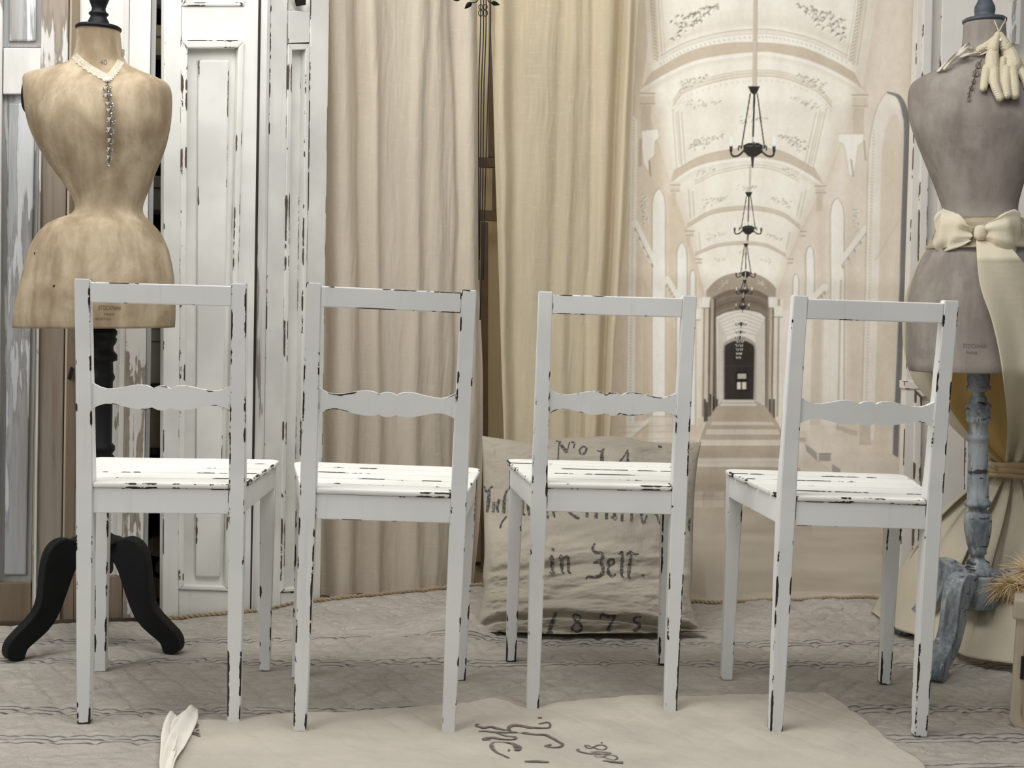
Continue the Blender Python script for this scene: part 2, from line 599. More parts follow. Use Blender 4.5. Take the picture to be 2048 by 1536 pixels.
# ------------------------------------------------------------------ the printed backdrop
class Canvas:
    def __init__(self, x0, y0, w, h, color):
        self.x0, self.y0 = x0, y0
        self.a = np.empty((h, w, 3)); self.a[:] = color
        self.X, self.Y = np.meshgrid(np.arange(w) + x0, np.arange(h) + y0)

    def win(self, x0, x1, y0, y1):
        h, w = self.a.shape[:2]
        i0, i1 = max(0, int(y0 - self.y0) - 1), min(h, int(y1 - self.y0) + 3)
        j0, j1 = max(0, int(x0 - self.x0) - 1), min(w, int(x1 - self.x0) + 3)
        return slice(i0, max(i1, i0)), slice(j0, max(j1, j0))

    def blend(self, sl, m, color):
        self.a[sl] = self.a[sl] * (1 - m[..., None]) + np.array(color, float) * m[..., None]

    def poly(self, pts, color, alpha=1.0, soft=0.0):
        P = np.array(pts, float)
        sl = self.win(P[:, 0].min() - soft, P[:, 0].max() + soft, P[:, 1].min() - soft, P[:, 1].max() + soft)
        X, Y = self.X[sl], self.Y[sl]
        if X.size == 0: return
        ins = np.zeros(X.shape, bool)
        dist = np.full(X.shape, 1e9)
        n = len(P)
        for i in range(n):
            (xa, ya), (xb, yb) = P[i], P[(i + 1) % n]
            if ya != yb:
                c = ((ya > Y) != (yb > Y)) & (X < (xb - xa) * (Y - ya) / (yb - ya) + xa)
                ins ^= c
            dx, dy = xb - xa, yb - ya
            t = np.clip(((X - xa) * dx + (Y - ya) * dy) / (dx * dx + dy * dy + 1e-9), 0, 1)
            dist = np.minimum(dist, np.hypot(X - xa - t * dx, Y - ya - t * dy))
        sd = np.where(ins, dist, -dist)
        m = np.clip(sd / max(1.0, soft) + 0.5, 0, 1) * alpha
        self.blend(sl, m, color)

    def line(self, pts, w, color, alpha=1.0, soft=1.0):
        P = np.array(pts, float)
        ww = w if hasattr(w, '__len__') else [w] * len(P)
        mw = max(ww) + soft + 1
        sl = self.win(P[:, 0].min() - mw, P[:, 0].max() + mw, P[:, 1].min() - mw, P[:, 1].max() + mw)
        X, Y = self.X[sl], self.Y[sl]
        if X.size == 0: return
        best = np.full(X.shape, -1e9)
        for i in range(len(P) - 1):
            (xa, ya), (xb, yb) = P[i], P[i + 1]
            dx, dy = xb - xa, yb - ya
            t = np.clip(((X - xa) * dx + (Y - ya) * dy) / (dx * dx + dy * dy + 1e-9), 0, 1)
            r = (ww[i] + (ww[i + 1] - ww[i]) * t) / 2
            best = np.maximum(best, r - np.hypot(X - xa - t * dx, Y - ya - t * dy))
        self.blend(sl, np.clip(best / soft + 0.5, 0, 1) * alpha, color)

    def grad(self, pts, axis, v0, v1, a0, a1, color):
        P = np.array(pts, float)
        sl = self.win(P[:, 0].min(), P[:, 0].max(), P[:, 1].min(), P[:, 1].max())
        T = self.X[sl] if axis == 'x' else self.Y[sl]
        self.blend(sl, np.interp(T, [v0, v1], [a0, a1]), color)


def paint_corridor():
    C = Canvas(1180, -90, 680, 1360, (224, 213, 196))
    cream, white, pale = (242, 236, 222), (248, 245, 236), (231, 221, 204)
    shade, mid, dark = (206, 192, 172), (184, 170, 150), (142, 130, 114)
    # vault
    C.poly([(1290, -90), (1300, 60), (1283, 176), (1341, 364), (1373, 460), (1395, 540), (1412, 600), (1552, 600), (1575, 520), (1601, 460), (1647, 368), (1725, 177), (1745, 60), (1770, -90)], cream)
    # the two walls of the corridor
    C.poly([(1180, -90), (1286, -90), (1300, 60), (1283, 176), (1341, 364), (1380, 480), (1410, 590), (1432, 640), (1448, 800), (1400, 860), (1380, 1270), (1180, 1270)], (222, 208, 188))
    C.poly([(1770, -90), (1745, 60), (1725, 177), (1647, 368), (1601, 460), (1552, 590), (1530, 640), (1505, 800), (1560, 850), (1600, 900), (1700, 1270), (1860, 1270), (1860, -90)], (229, 218, 202))

    def arch(up, lo, col, a=1.0):
        u, l = spline(up, 50), spline(lo, 50)
        C.poly(np.vstack([u, l[::-1]]), col, a)
    # first rib and its mouldings
    r0 = [(1320, 112), (1370, 86), (1435, 67), (1510, 59), (1565, 63), (1630, 80), (1696, 111)]
    r1 = [(1302, 146), (1370, 107), (1435, 89), (1510, 85), (1598, 94), (1663, 120), (1709, 146)]
    r2 = [(1282, 176), (1338, 143), (1403, 117), (1510, 103), (1565, 107), (1630, 124), (1696, 156), (1725, 177)]
    arch(r0, r1, (243, 238, 225)); arch(r1, r2, (208, 193, 172))
    for q, a in ((-14, .35), (-24, .22), (-36, .12)):
        C.line(spline([(x, y + q) for x, y in r0], 60), 12, (214, 201, 182), a, 8)
    for rr, wd in (([(1286, 184), (1340, 152), (1404, 126), (1510, 112), (1566, 116), (1632, 134), (1698, 166), (1722, 186)], 14), ([(1346, 372), (1388, 344), (1436, 330), (1500, 323), (1566, 331), (1640, 374)], 10)):
        C.line(spline(rr, 60), wd, (226, 215, 197), .5, 8)
    for dy, w, c, a in ((0, 1.6, mid, .9), (4, 1.2, shade, .8), (8, 1.4, mid, .6)):
        C.line(spline([(x, y + dy) for x, y in r0], 60), w, c, a)
    P = spline([(x, y + 14) for x, y in r0], 90)
    for i in range(0, 90, 2):
        C.line([P[i], P[i] + (2.5, 3)], 1.6, dark, .45)
    C.line(spline(r1, 60), 1.2, mid, .5)
    C.line(spline(r2, 60), 1.6, mid, .6); C.line(spline([(x, y + 6) for x, y in r2], 60), 5, white, .8, 3)
    # shaft of the first bay: the panel edge mouldings on both sides
    for off, w, c, a in ((0, 2, mid, .7), (7, 7, shade, .55), (16, 1.5, mid, .8), (22, 1.2, shade, .9), (-8, 5, white, .7)):
        C.line([(1296 + off, -90), (1303 + off, 40), (1308 + off, 120 - off * .5)], w, c, a)
        C.line([(1745 - off, -90), (1728 - off, 40), (1714 - off, 130 - off * .6)], w, c, a)
    for k in range(26):
        y = -60 + k * 7.4
        if y < 125:
            C.line([(1301 + y * .08, y), (1306 + y * .08, y + 4)], 2.6, dark, .55)
            C.line([(1725 - y * .17, y), (1720 - y * .17, y + 4)], 2.6, dark, .5)
    # second moulding and ribs going away
    r3 = [(1346, 212), (1370, 185), (1435, 163), (1500, 153), (1565, 156), (1630, 182), (1663, 215)]
    arch([(x, y - 12) for x, y in r3], r3, (230, 221, 204))
    for dy, w, a in ((0, 1.6, .8), (-6, 1.2, .6), (-12, 1.4, .5)):
        C.line(spline([(x, y + dy) for x, y in r3], 60), w, mid, a)
    P = spline([(x, y + 8) for x, y in r3], 70)
    for i in range(0, 70, 2):
        C.line([P[i], P[i] + (2, 2.5)], 1.3, mid, .6)
    u4 = [(1347, 342), (1403, 312), (1468, 298), (1510, 295), (1565, 303), (1630, 338)]
    l4 = [(1341, 364), (1386, 335), (1435, 321), (1500, 314), (1565, 322), (1614, 345), (1647, 368)]
    arch(u4, l4, (210, 196, 176))
    C.line(spline(u4, 50), 1.4, mid, .7); C.line(spline(l4, 50), 1.4, mid, .5)
    C.line(spline([(x, y + 5) for x, y in l4], 50), 4, white, .8, 2)
    r5 = [(1390, 368), (1435, 347), (1500, 335), (1549, 340), (1598, 363)]
    for dy in (0, -5):
        C.line(spline([(x, y + dy) for x, y in r5], 40), 1.5, mid, .7)
    r6 = [(1373, 456), (1419, 430), (1468, 421), (1517, 421), (1565, 433), (1601, 459)]
    arch([(x, y - 9) for x, y in r6], r6, (214, 201, 182)); C.line(spline(r6, 40), 1.5, mid, .7)
    r7 = [(1390, 511), (1435, 494), (1487, 489), (1533, 494), (1572, 514)]
    arch([(x, y - 7) for x, y in r7], r7, (213, 200, 182)); C.line(spline(r7, 40), 1.4, mid, .7)
    # panel sides of the farther bays
    for xl, xr, y0, y1 in ((1345, 1652, 218, 338), (1356, 1640, 222, 330), (1363, 1632, 225, 325), (1377, 1612, 380, 436), (1385, 1604, 384, 432), (1398, 1580, 465, 500)):
        C.line([(xl, y0), (xl + (y1 - y0) * .07, y1)], 1.8, mid, .65)
        C.line([(xr, y0), (xr - (y1 - y0) * .22, y1)], 1.8, mid, .6)
    for k in range(22):
        y = 225 + k * 4.8
        C.line([(1350 + (y - 225) * .08, y), (1354 + (y - 225) * .08, y + 2.5)], 1.8, mid, .6)
        C.line([(1646 - (y - 225) * .22, y), (1642 - (y - 225) * .22, y + 2.5)], 1.8, mid, .55)
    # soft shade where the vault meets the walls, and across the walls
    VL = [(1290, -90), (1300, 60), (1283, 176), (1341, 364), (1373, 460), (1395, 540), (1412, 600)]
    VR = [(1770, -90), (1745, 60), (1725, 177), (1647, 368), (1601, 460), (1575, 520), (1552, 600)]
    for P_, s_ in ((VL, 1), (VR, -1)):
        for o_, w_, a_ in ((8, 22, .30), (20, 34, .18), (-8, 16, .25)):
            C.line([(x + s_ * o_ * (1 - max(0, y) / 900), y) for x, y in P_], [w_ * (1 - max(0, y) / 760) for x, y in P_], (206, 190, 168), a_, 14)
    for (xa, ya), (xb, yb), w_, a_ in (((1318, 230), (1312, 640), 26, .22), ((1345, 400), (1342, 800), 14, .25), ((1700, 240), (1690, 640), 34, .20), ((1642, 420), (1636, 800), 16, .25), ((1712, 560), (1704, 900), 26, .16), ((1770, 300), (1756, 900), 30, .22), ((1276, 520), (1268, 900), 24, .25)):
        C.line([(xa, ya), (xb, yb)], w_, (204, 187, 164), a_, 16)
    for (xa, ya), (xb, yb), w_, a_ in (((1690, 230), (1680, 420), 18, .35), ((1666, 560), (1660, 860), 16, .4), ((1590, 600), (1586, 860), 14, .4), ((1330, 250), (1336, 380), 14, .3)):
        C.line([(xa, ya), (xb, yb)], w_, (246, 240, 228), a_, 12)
    # stucco leaf sprays
    rs = random.Random(5)

    def spray(x0, y0, x1, y1, n, s, flip=False, a=.8):
        for _ in range(n):
            t = rs.random()
            w = (1 - t) * .75 + .15
            x = x0 + (x1 - x0) * t + rs.uniform(-1, 1) * 8 * s
            y = y0 + (y1 - y0) * t + rs.uniform(-1, 1) * 26 * s * w
            an = rs.uniform(-.9, .9) + (math.pi if flip else 0)
            l = rs.uniform(4, 10) * s
            q = [(x, y), (x + l * .5 * math.cos(an), y + l * .5 * math.sin(an) - l * .35), (x + l * math.cos(an), y + l * math.sin(an))]
            C.line([(u + 1.5 * s, v + 2.2 * s) for u, v in q], 3.6 * s, (249, 245, 235), .9, 1.5)
            C.line([(u - 1.2 * s, v + .8 * s) for u, v in q], 3.0 * s, (196, 184, 164), .5, 2)
            C.line(q, [1.2 * s, 3.0 * s, .9 * s], rs.choice([(140, 129, 113), (112, 103, 90), (172, 159, 140)]), a)
    spray(1338, 60, 1430, 12, 62, 1.0); spray(1690, 62, 1605, 14, 62, 1.0, True)
    spray(1356, 178, 1412, 152, 34, .62, False, .7); spray(1655, 180, 1598, 152, 34, .62, True, .7)
    spray(1370, 212, 1440, 205, 26, .5, False, .55); spray(1640, 212, 1585, 198, 26, .5, True, .55)
    spray(1378, 296, 1440, 272, 44, .62, False, .7); spray(1618, 298, 1562, 272, 44, .62, True, .7)
    spray(1392, 352, 1430, 338, 20, .42, False, .6); spray(1600, 352, 1562, 338, 20, .42, True, .6)
    spray(1404, 410, 1450, 396, 30, .45, False, .65); spray(1584, 412, 1540, 396, 30, .45, True, .65)
    spray(1412, 478, 1450, 466, 22, .36, False, .6); spray(1566, 480, 1536, 468, 22, .36, True, .6)
    spray(1426, 524, 1450, 518, 14, .3, False, .55); spray(1548, 526, 1524, 518, 14, .3, True, .55)
    spray(1476, 242, 1530, 236, 22, .5, False, .75); spray(1474, 378, 1512, 374, 20, .4, False, .75); spray(1476, 508, 1500, 506, 10, .3)
    # capitals
    for x0, x1, y0, y1 in ((1279, 1310, 187, 208), (1703, 1736, 190, 213), (1340, 1360, 370, 382), (1630, 1653, 372, 386), (1371, 1388, 462, 471), (1600, 1612, 463, 472), (1391, 1404, 518, 526), (1574, 1586, 518, 526)):
        C.poly([(x0, y0), (x1, y0), (x1 - 2, y1), (x0 + 2, y1)], (216, 203, 184))
        C.line([(x0, y0), (x1, y0)], 1.6, dark, .6); C.line([(x0, y0 + 4), (x1, y0 + 4)], 1.2, white, .8)
        C.line([(x0 + 1, y1), (x1 - 1, y1)], 1.8, dark, .55)
        h = (y1 - y0) * 2.6
        C.poly([(x0 + 3, y1 + 3), (x1 - 8, y1 + 3), (x1 - 9, y1 + h), (x0 + 3, y1 + h)], (206, 192, 172), .8)
    # pilasters and tall round-headed windows along the walls
    def window(x0, x1, ytop, ybot, col, edge=.7):
        xm = (x0 + x1) / 2
        P = np.vstack([[(x0, ybot)], spline([(x0, ytop + (x1 - x0) * 1.1), (x0 + (x1 - x0) * .15, ytop + (x1 - x0) * .4), (xm, ytop), (x1 - (x1 - x0) * .12, ytop + (x1 - x0) * .5), (x1, ytop + (x1 - x0) * 1.3)], 24), [(x1, ybot)]])
        C.poly(P, col); C.line(P, 2.2, (178, 163, 142), edge); C.line(P + (3, 2), 1.2, white, .6)
    C.poly([(1262, 230), (1275, 240), (1268, 900), (1252, 900)], (240, 234, 222), .9)
    for k in range(100):
        y = 240 + k * 6.5
        C.line([(1266 - (y - 240) * .012, y), (1269 - (y - 240) * .012, y + 3)], 2, shade, .8)
    window(1304, 1331, 378, 900, (240, 236, 226)); window(1353, 1374, 485, 860, (240, 237, 228)); window(1379, 1391, 540, 850, (240, 238, 230))
    window(1660, 1688, 397, 800, (243, 238, 227)); window(1611, 1628, 492, 600, (243, 239, 230)); window(1585, 1597, 548, 700, (243, 239, 230))
    C.poly([(1332, 640), (1352, 660), (1350, 900), (1330, 900)], (210, 194, 172), .6)
    C.poly([(1288, 560), (1302, 590), (1298, 900), (1284, 900)], (206, 190, 168), .6)
    for x0, x1, y0, y1, c, a in ((1601, 1621, 640, 860, (236, 228, 214), .8), (1622, 1640, 640, 850, (213, 201, 184), .7), (1645, 1676, 600, 850, (239, 232, 219), .9), (1676, 1680, 560, 850, (200, 187, 168), .8), (1560, 1575, 620, 880, (238, 231, 218), .8), (1576, 1582, 620, 880, (205, 192, 174), .7)):
        C.poly([(x0 + 3, y0), (x1 + 3, y0), (x1 - 2, y1), (x0 - 2, y1)], c, a)
    # sloping rails below the big arches
    for a, b in (((1270, 448), (1304, 520)), ((1732, 458), (1684, 522)), ((1333, 560), (1352, 592)), ((1648, 575), (1624, 600))):
        C.line([a, b], 15, (243, 237, 225), .95); C.line([(a[0], a[1] + 8), (b[0], b[1] + 8)], 2, dark, .5)
        for k in range(5):
            t = k / 4
            C.line([(a[0] + (b[0] - a[0]) * t, a[1] + 10 + (b[1] - a[1]) * t), (a[0] + (b[0] - a[0]) * t + 1, a[1] + 13 + (b[1] - a[1]) * t)], 4, dark, .5)
    spray(1283, 400, 1290, 450, 36, .6, False, .6); spray(1712, 420, 1716, 470, 34, .55, True, .5)
    # white consoles
    for pts in ([(1284, 262), (1316, 258), (1318, 276), (1310, 282), (1308, 312), (1300, 318), (1297, 345), (1288, 330), (1284, 300)], [(1676, 268), (1728, 268), (1726, 284), (1716, 292), (1712, 322), (1706, 352), (1698, 350), (1692, 312), (1688, 290), (1678, 284)]):
        C.poly(pts, (244, 239, 228)); C.line(pts, 1.4, shade, .8)
    C.line([(1281, 280), (1280, 330)], 6, (172, 158, 138), .7, 3); C.line([(1298, 322), (1301, 352)], 3, dark, .6); C.line([(1702, 320), (1706, 352)], 3, dark, .6); C.line([(1728, 282), (1731, 320)], 3, dark, .5)
    # the nearest arch of the right wall and its dark reveal
    face = spline([(1722, 880), (1735, 358), (1738, 293), (1748, 234), (1757, 208), (1774, 186), (1795, 196), (1806, 232)], 60)
    inn = spline([(1748, 880), (1762, 358), (1764, 300), (1770, 262), (1778, 240), (1788, 228), (1796, 236), (1802, 260)], 60)
    C.poly(np.vstack([face, inn[::-1]]), (240, 234, 223), .85, 2)
    C.line(face, 2.0, (188, 173, 152), .7)
    for k in range(88):
        y = 260 + k * 6.8
        x = lerp([260, 358, 880], [1741, 1737, 1724], y)
        C.line([(x + 5, y), (x + 8, y + 3)], 2.4, shade, .7)
    out = [(1774, 183), (1800, 191), (1815, 221), (1819, 260), (1813, 450), (1805, 700), (1796, 915)]
    inr = [(1774, 187), (1793, 197), (1803, 228), (1807, 268), (1801, 450), (1793, 700), (1784, 908)]
    C.poly(np.vstack([spline(out, 50), spline(inr, 50)[::-1]]), (134, 130, 128))
    C.line(spline(inr, 50), 1.6, (238, 233, 224), .9)
    C.line([(1750, 520), (1800, 438)], 1.6, (205, 192, 174), .7)
    # dim bay half way down
    C.poly(np.vstack([spline([(1412, 582), (1429, 563), (1452, 550), (1484, 545), (1517, 550), (1539, 563), (1552, 577)], 30), [(1548, 700), (1540, 830), (1420, 830), (1414, 700)]]), (176, 163, 146))
    C.poly(np.vstack([spline([(1425, 595), (1452, 582), (1484, 577), (1517, 582), (1546, 599)], 30), [(1538, 700), (1535, 830), (1428, 830), (1428, 700)]]), (128, 116, 102))
    for dy, c in ((10, (150, 138, 122)), (22, (108, 98, 86)), (34, (150, 139, 124))):
        C.line(spline([(1424, 598 + dy), (1452, 585 + dy), (1484, 580 + dy), (1517, 585 + dy), (1546, 602 + dy)], 30), 4, c, .7, 3)
    spray(1438, 570, 1456, 562, 10, .35, False, .5); spray(1532, 570, 1514, 562, 10, .35, True, .5)
    C.poly(np.vstack([spline([(1432, 634), (1452, 625), (1484, 620), (1517, 625), (1530, 634)], 30), [(1530, 812), (1434, 812)]]), (226, 221, 210))
    for k in range(6):
        xl, xr = 1436 + k * 3.2, 1528 - k * 3.2
        C.line([(xl, 640 + k * 6), (xl + 1, 806)], 1.2, (150, 140, 126), .6); C.line([(xr, 640 + k * 6), (xr - 2, 806)], 1.2, (150, 140, 126), .6)
        C.line(spline([(xl, 640 + k * 6), (1482, 624 + k * 8), (xr, 640 + k * 6)], 16), 1.1, (165, 154, 138), .7)
    # columns flanking the dim bay
    for x, w, c in ((1400, 9, (232, 225, 212)), (1408, 3, (150, 136, 118)), (1413, 7, (214, 203, 186)), (1419, 3, (96, 86, 75)), (1424, 5, (190, 176, 158)), (1429, 3, (86, 77, 68)), (1536, 4, (150, 137, 120)), (1541, 5, (200, 187, 168)), (1546, 3, (110, 98, 84)), (1551, 8, (226, 217, 202)), (1557, 3, (160, 146, 128)), (1562, 6, (236, 229, 216))):
        C.line([(x + 1, 600), (x - 2, 832)], w, c, .9)
    for x, y0, y1 in ((1421, 790, 838), (1428, 795, 830), (1434, 800, 822), (1540, 800, 826), (1548, 800, 838), (1410, 800, 842), (1414, 806, 842)):
        C.line([(x, y0), (x, y1)], 4, (48, 43, 40), .75, 2)
    for x, y in ((1392, 628), (1412, 604), (1545, 604), (1556, 622)):
        C.poly([(x - 9, y - 10), (x + 9, y - 10), (x + 7, y + 12), (x - 7, y + 12)], (238, 233, 222)); C.line([(x - 8, y + 12), (x + 8, y + 12)], 2, dark, .7)
    # door at the far end
    C.poly(np.vstack([spline([(1445, 700), (1450, 684), (1481, 672), (1508, 684), (1513, 700)], 24), [(1512, 800), (1446, 800)]]), (176, 168, 156))
    C.poly(np.vstack([spline([(1449, 700), (1453, 689), (1480, 680), (1505, 689), (1509, 700)], 24), [(1507, 799), (1449, 799)]]), (62, 57, 53))
    C.line([(1450, 732), (1508, 732)], 1.5, (84, 78, 72), .8)
    C.poly([(1472, 744), (1495, 744), (1495, 782), (1472, 782)], (38, 35, 33))
    C.poly([(1475, 747), (1493, 747), (1493, 758), (1475, 758)], (196, 186, 176)); C.poly([(1474, 764), (1482, 764), (1482, 779), (1474, 779)], (232, 226, 214)); C.poly([(1484, 764), (1493, 764), (1493, 779), (1484, 779)], (226, 218, 204))
    # floor of the corridor
    C.poly([(1446, 800), (1508, 800), (1530, 812), (1556, 846), (1575, 890), (1610, 960), (1640, 1060), (1660, 1270), (1376, 1270), (1382, 1000), (1392, 900), (1412, 846), (1432, 815)], (186, 172, 153))
    C.poly([(1446, 800), (1508, 800), (1514, 812), (1440, 812)], (222, 215, 203)); C.line([(1443, 806), (1512, 806)], 1.5, (170, 158, 142), .8)
    for y0, y1, xl, xr in ((844, 850, 1424, 1545), (859, 869, 1414, 1556), (880, 891, 1402, 1568), (916, 934, 1396, 1590)):
        C.poly([(xl, y0), (xr, y0), (xr + 4, y1), (xl - 3, y1)], (224, 216, 202), .9, 2); C.line([(xl, (y0 + y1) / 2), (xr, (y0 + y1) / 2)], 1.4, (196, 184, 166), .6)
    for k in range(6):
        x = 1386 + k * 42
        C.poly([(x, 984), (x + 20 + k, 984), (x + 19 + k, 1014), (x - 3, 1014)], (212, 202, 186), .8, 2)
        C.poly([(x + 24, 984), (x + 40, 984), (x + 40, 1014), (x + 22, 1014)], (198, 186, 168), .8, 2)
    C.line([(1382, 999), (1640, 999)], 3, (182, 168, 150), .8)
    # benches and skirting of the right-hand side, reflections on the left
    C.poly([(1600, 862), (1612, 862), (1640, 930), (1720, 1010), (1860, 1120), (1860, 1270), (1650, 1270), (1610, 960)], (221, 210, 194), .9)
    C.poly([(1610, 887), (1633, 905), (1634, 922), (1612, 902)], (168, 164, 160)); C.poly([(1637, 907), (1661, 907), (1661, 922), (1637, 922)], (176, 168, 158)); C.line([(1637, 907), (1661, 907)], 1.5, (120, 112, 104), .8)
    C.poly([(1664, 928), (1680, 938), (1682, 950), (1664, 944)], (168, 164, 160)); C.poly([(1598, 875), (1612, 875), (1612, 884), (1598, 884)], (196, 186, 172))
    C.poly([(1672, 850), (1715, 862), (1715, 874), (1672, 858)], (206, 194, 178)); C.poly([(1720, 845), (1741, 845), (1741, 888), (1718, 888)], (210, 198, 180)); C.line([(1718, 888), (1742, 888)], 1.6, mid, .8)
    C.line([(1634, 922), (1700, 975)], 1.4, (190, 176, 158), .7)
    C.poly([(1256, 845), (1296, 840), (1262, 870), (1252, 872)], (238, 231, 219), .8)
    C.line([(1250, 880), (1300, 838)], 8, (240, 234, 223), .9); C.line([(1250, 886), (1300, 846)], 2, mid, .7)
    C.poly([(1297, 832), (1345, 832), (1345, 890), (1297, 890)], (226, 216, 200), .8); C.line([(1297, 832), (1345, 834)], 2, mid, .6)
    for y in (850, 862, 876):
        C.line([(1240, y + 4), (1380, y)], 2, (196, 182, 162), .5)
    C.poly([(1180, 890), (1392, 880), (1380, 1270), (1180, 1270)], (200, 186, 166), .7, 6)

    # a photograph enlarged on cloth: slightly soft, with uneven tone
    k3 = np.array([1, 2, 1]) / 4.0
    for ax_ in (0, 1):
        B = np.pad(C.a, [(1, 1) if q == ax_ else (0, 0) for q in range(3)], mode='edge')
        n_ = C.a.shape[ax_]
        C.a = sum(k3[q] * np.take(B, range(q, q + n_), axis=ax_) for q in range(3))
    C.a += (fbm(C.X / 26.0, C.Y / 120.0, 13, 4) * 9)[..., None] + (fbm(C.X / 7.0, C.Y / 9.0, 19, 3) * 5)[..., None]
    # chandeliers, each hanging from the vault
    def lamp(x, ytop, ybowl, k, ychain, lit=False):
        iron = (52, 49, 46)
        C.line([(x + 7 * k, ychain), (x + 4 * k, ytop)], 9 * k if k > .8 else 5 * k, (206, 194, 176), .95); C.line([(x + 10 * k, ychain), (x + 8 * k, ytop)], 1.6 * k, mid, .8)
        C.poly([(x - 9 * k, ytop), (x + 14 * k, ytop), (x + 9 * k, ytop + 12 * k), (x + 3 * k, ytop + 18 * k), (x - 4 * k, ytop + 12 * k)], iron)
        for dx0, dx1 in ((-5, -22), (3, 0), (9, 24)):
            C.line([(x + dx0 * k, ytop + 15 * k), (x + dx1 * k, ybowl - 4 * k)], max(1.3, 2.2 * k), iron, .95)
        C.line([(x + 3 * k, ytop + 18 * k), (x + 1 * k, ybowl - 4 * k)], [4 * k, 2 * k], iron, .9)
        C.poly([(x - 19 * k, ybowl - 9 * k), (x - 8 * k, ybowl - 14 * k), (x + 12 * k, ybowl - 14 * k), (x + 21 * k, ybowl - 9 * k), (x + 18 * k, ybowl + 6 * k), (x + 6 * k, ybowl + 14 * k), (x - 8 * k, ybowl + 13 * k), (x - 17 * k, ybowl + 4 * k)], iron)
        C.line([(x - 12 * k, ybowl - 8 * k), (x + 14 * k, ybowl - 8 * k)], 2 * k, (112, 106, 98), .8)
        C.line([(x, ybowl + 12 * k), (x, ybowl + 34 * k)], [7 * k, 3 * k], iron, .95)
        for s in (-1, 1):
            C.line(spline([(x + s * 16 * k, ybowl), (x + s * 28 * k, ybowl + 11 * k), (x + s * 40 * k, ybowl + 12 * k), (x + s * 44 * k, ybowl + 1 * k)], 14), 3.6 * k, iron, .95)
            C.line([(x + s * 43 * k, ybowl + 2 * k), (x + s * 43 * k, ybowl - 9 * k)], 5.5 * k, iron, .95)
            C.line([(x + s * 43 * k, ybowl - 10 * k), (x + s * 43 * k, ybowl - 24 * k)], 6 * k, (250, 248, 240) if lit or k > .4 else (225, 220, 208), .95)
            C.line(spline([(x + s * 22 * k, ybowl - 4 * k), (x + s * 27 * k, ybowl - 8 * k), (x + s * 28 * k, ybowl)], 8), 2.6 * k, iron, .9)
        C.line([(x + 3 * k, ybowl - 14 * k), (x + 3 * k, ybowl - 24 * k)], 6 * k, (244, 240, 230), .9)
        C.line([(x + 3 * k, ybowl - 2 * k), (x + 3 * k, ybowl - 14 * k)], 4 * k, iron, .9)
    lamp(1505, 173, 300, 1.0, -90)
    lamp(1496, 384, 460, .62, 330)
    lamp(1491, 487, 549, .44, 470)
    lamp(1488, 560, 584, .36, 545, True)
    lamp(1485, 596, 615, .30, 585, True)
    for x, y, k in ((1482, 648, .24), (1481, 664, .2), (1480, 675, .2), (1480, 684, .17), (1479, 692, .16), (1479, 700, .15), (1478, 708, .13), (1477, 716, .11)):
        lamp(x, y - 8 * k, y, k, y - 20 * k, True)
        for dx in (-8, -3, 4, 9):
            C.line([(x + dx * k * 4, y - 2), (x + dx * k * 4, y + 1)], 1.6, (236, 232, 224), .9)
    C.grad([(1180, 960), (1860, 960), (1860, 1270), (1180, 1270)], 'y', 985, 1075, 0, 1, (184, 173, 156))
    # print is a touch blotchy
    C.a += fbm(C.X / 60.0, C.Y / 60.0, 3, 3)[..., None] * 5 + rng.normal(0, 1.6, C.a.shape[:2])[..., None]
    return C


CV = paint_corridor()
YB = 3.68
PRINT_GAIN = 1.03


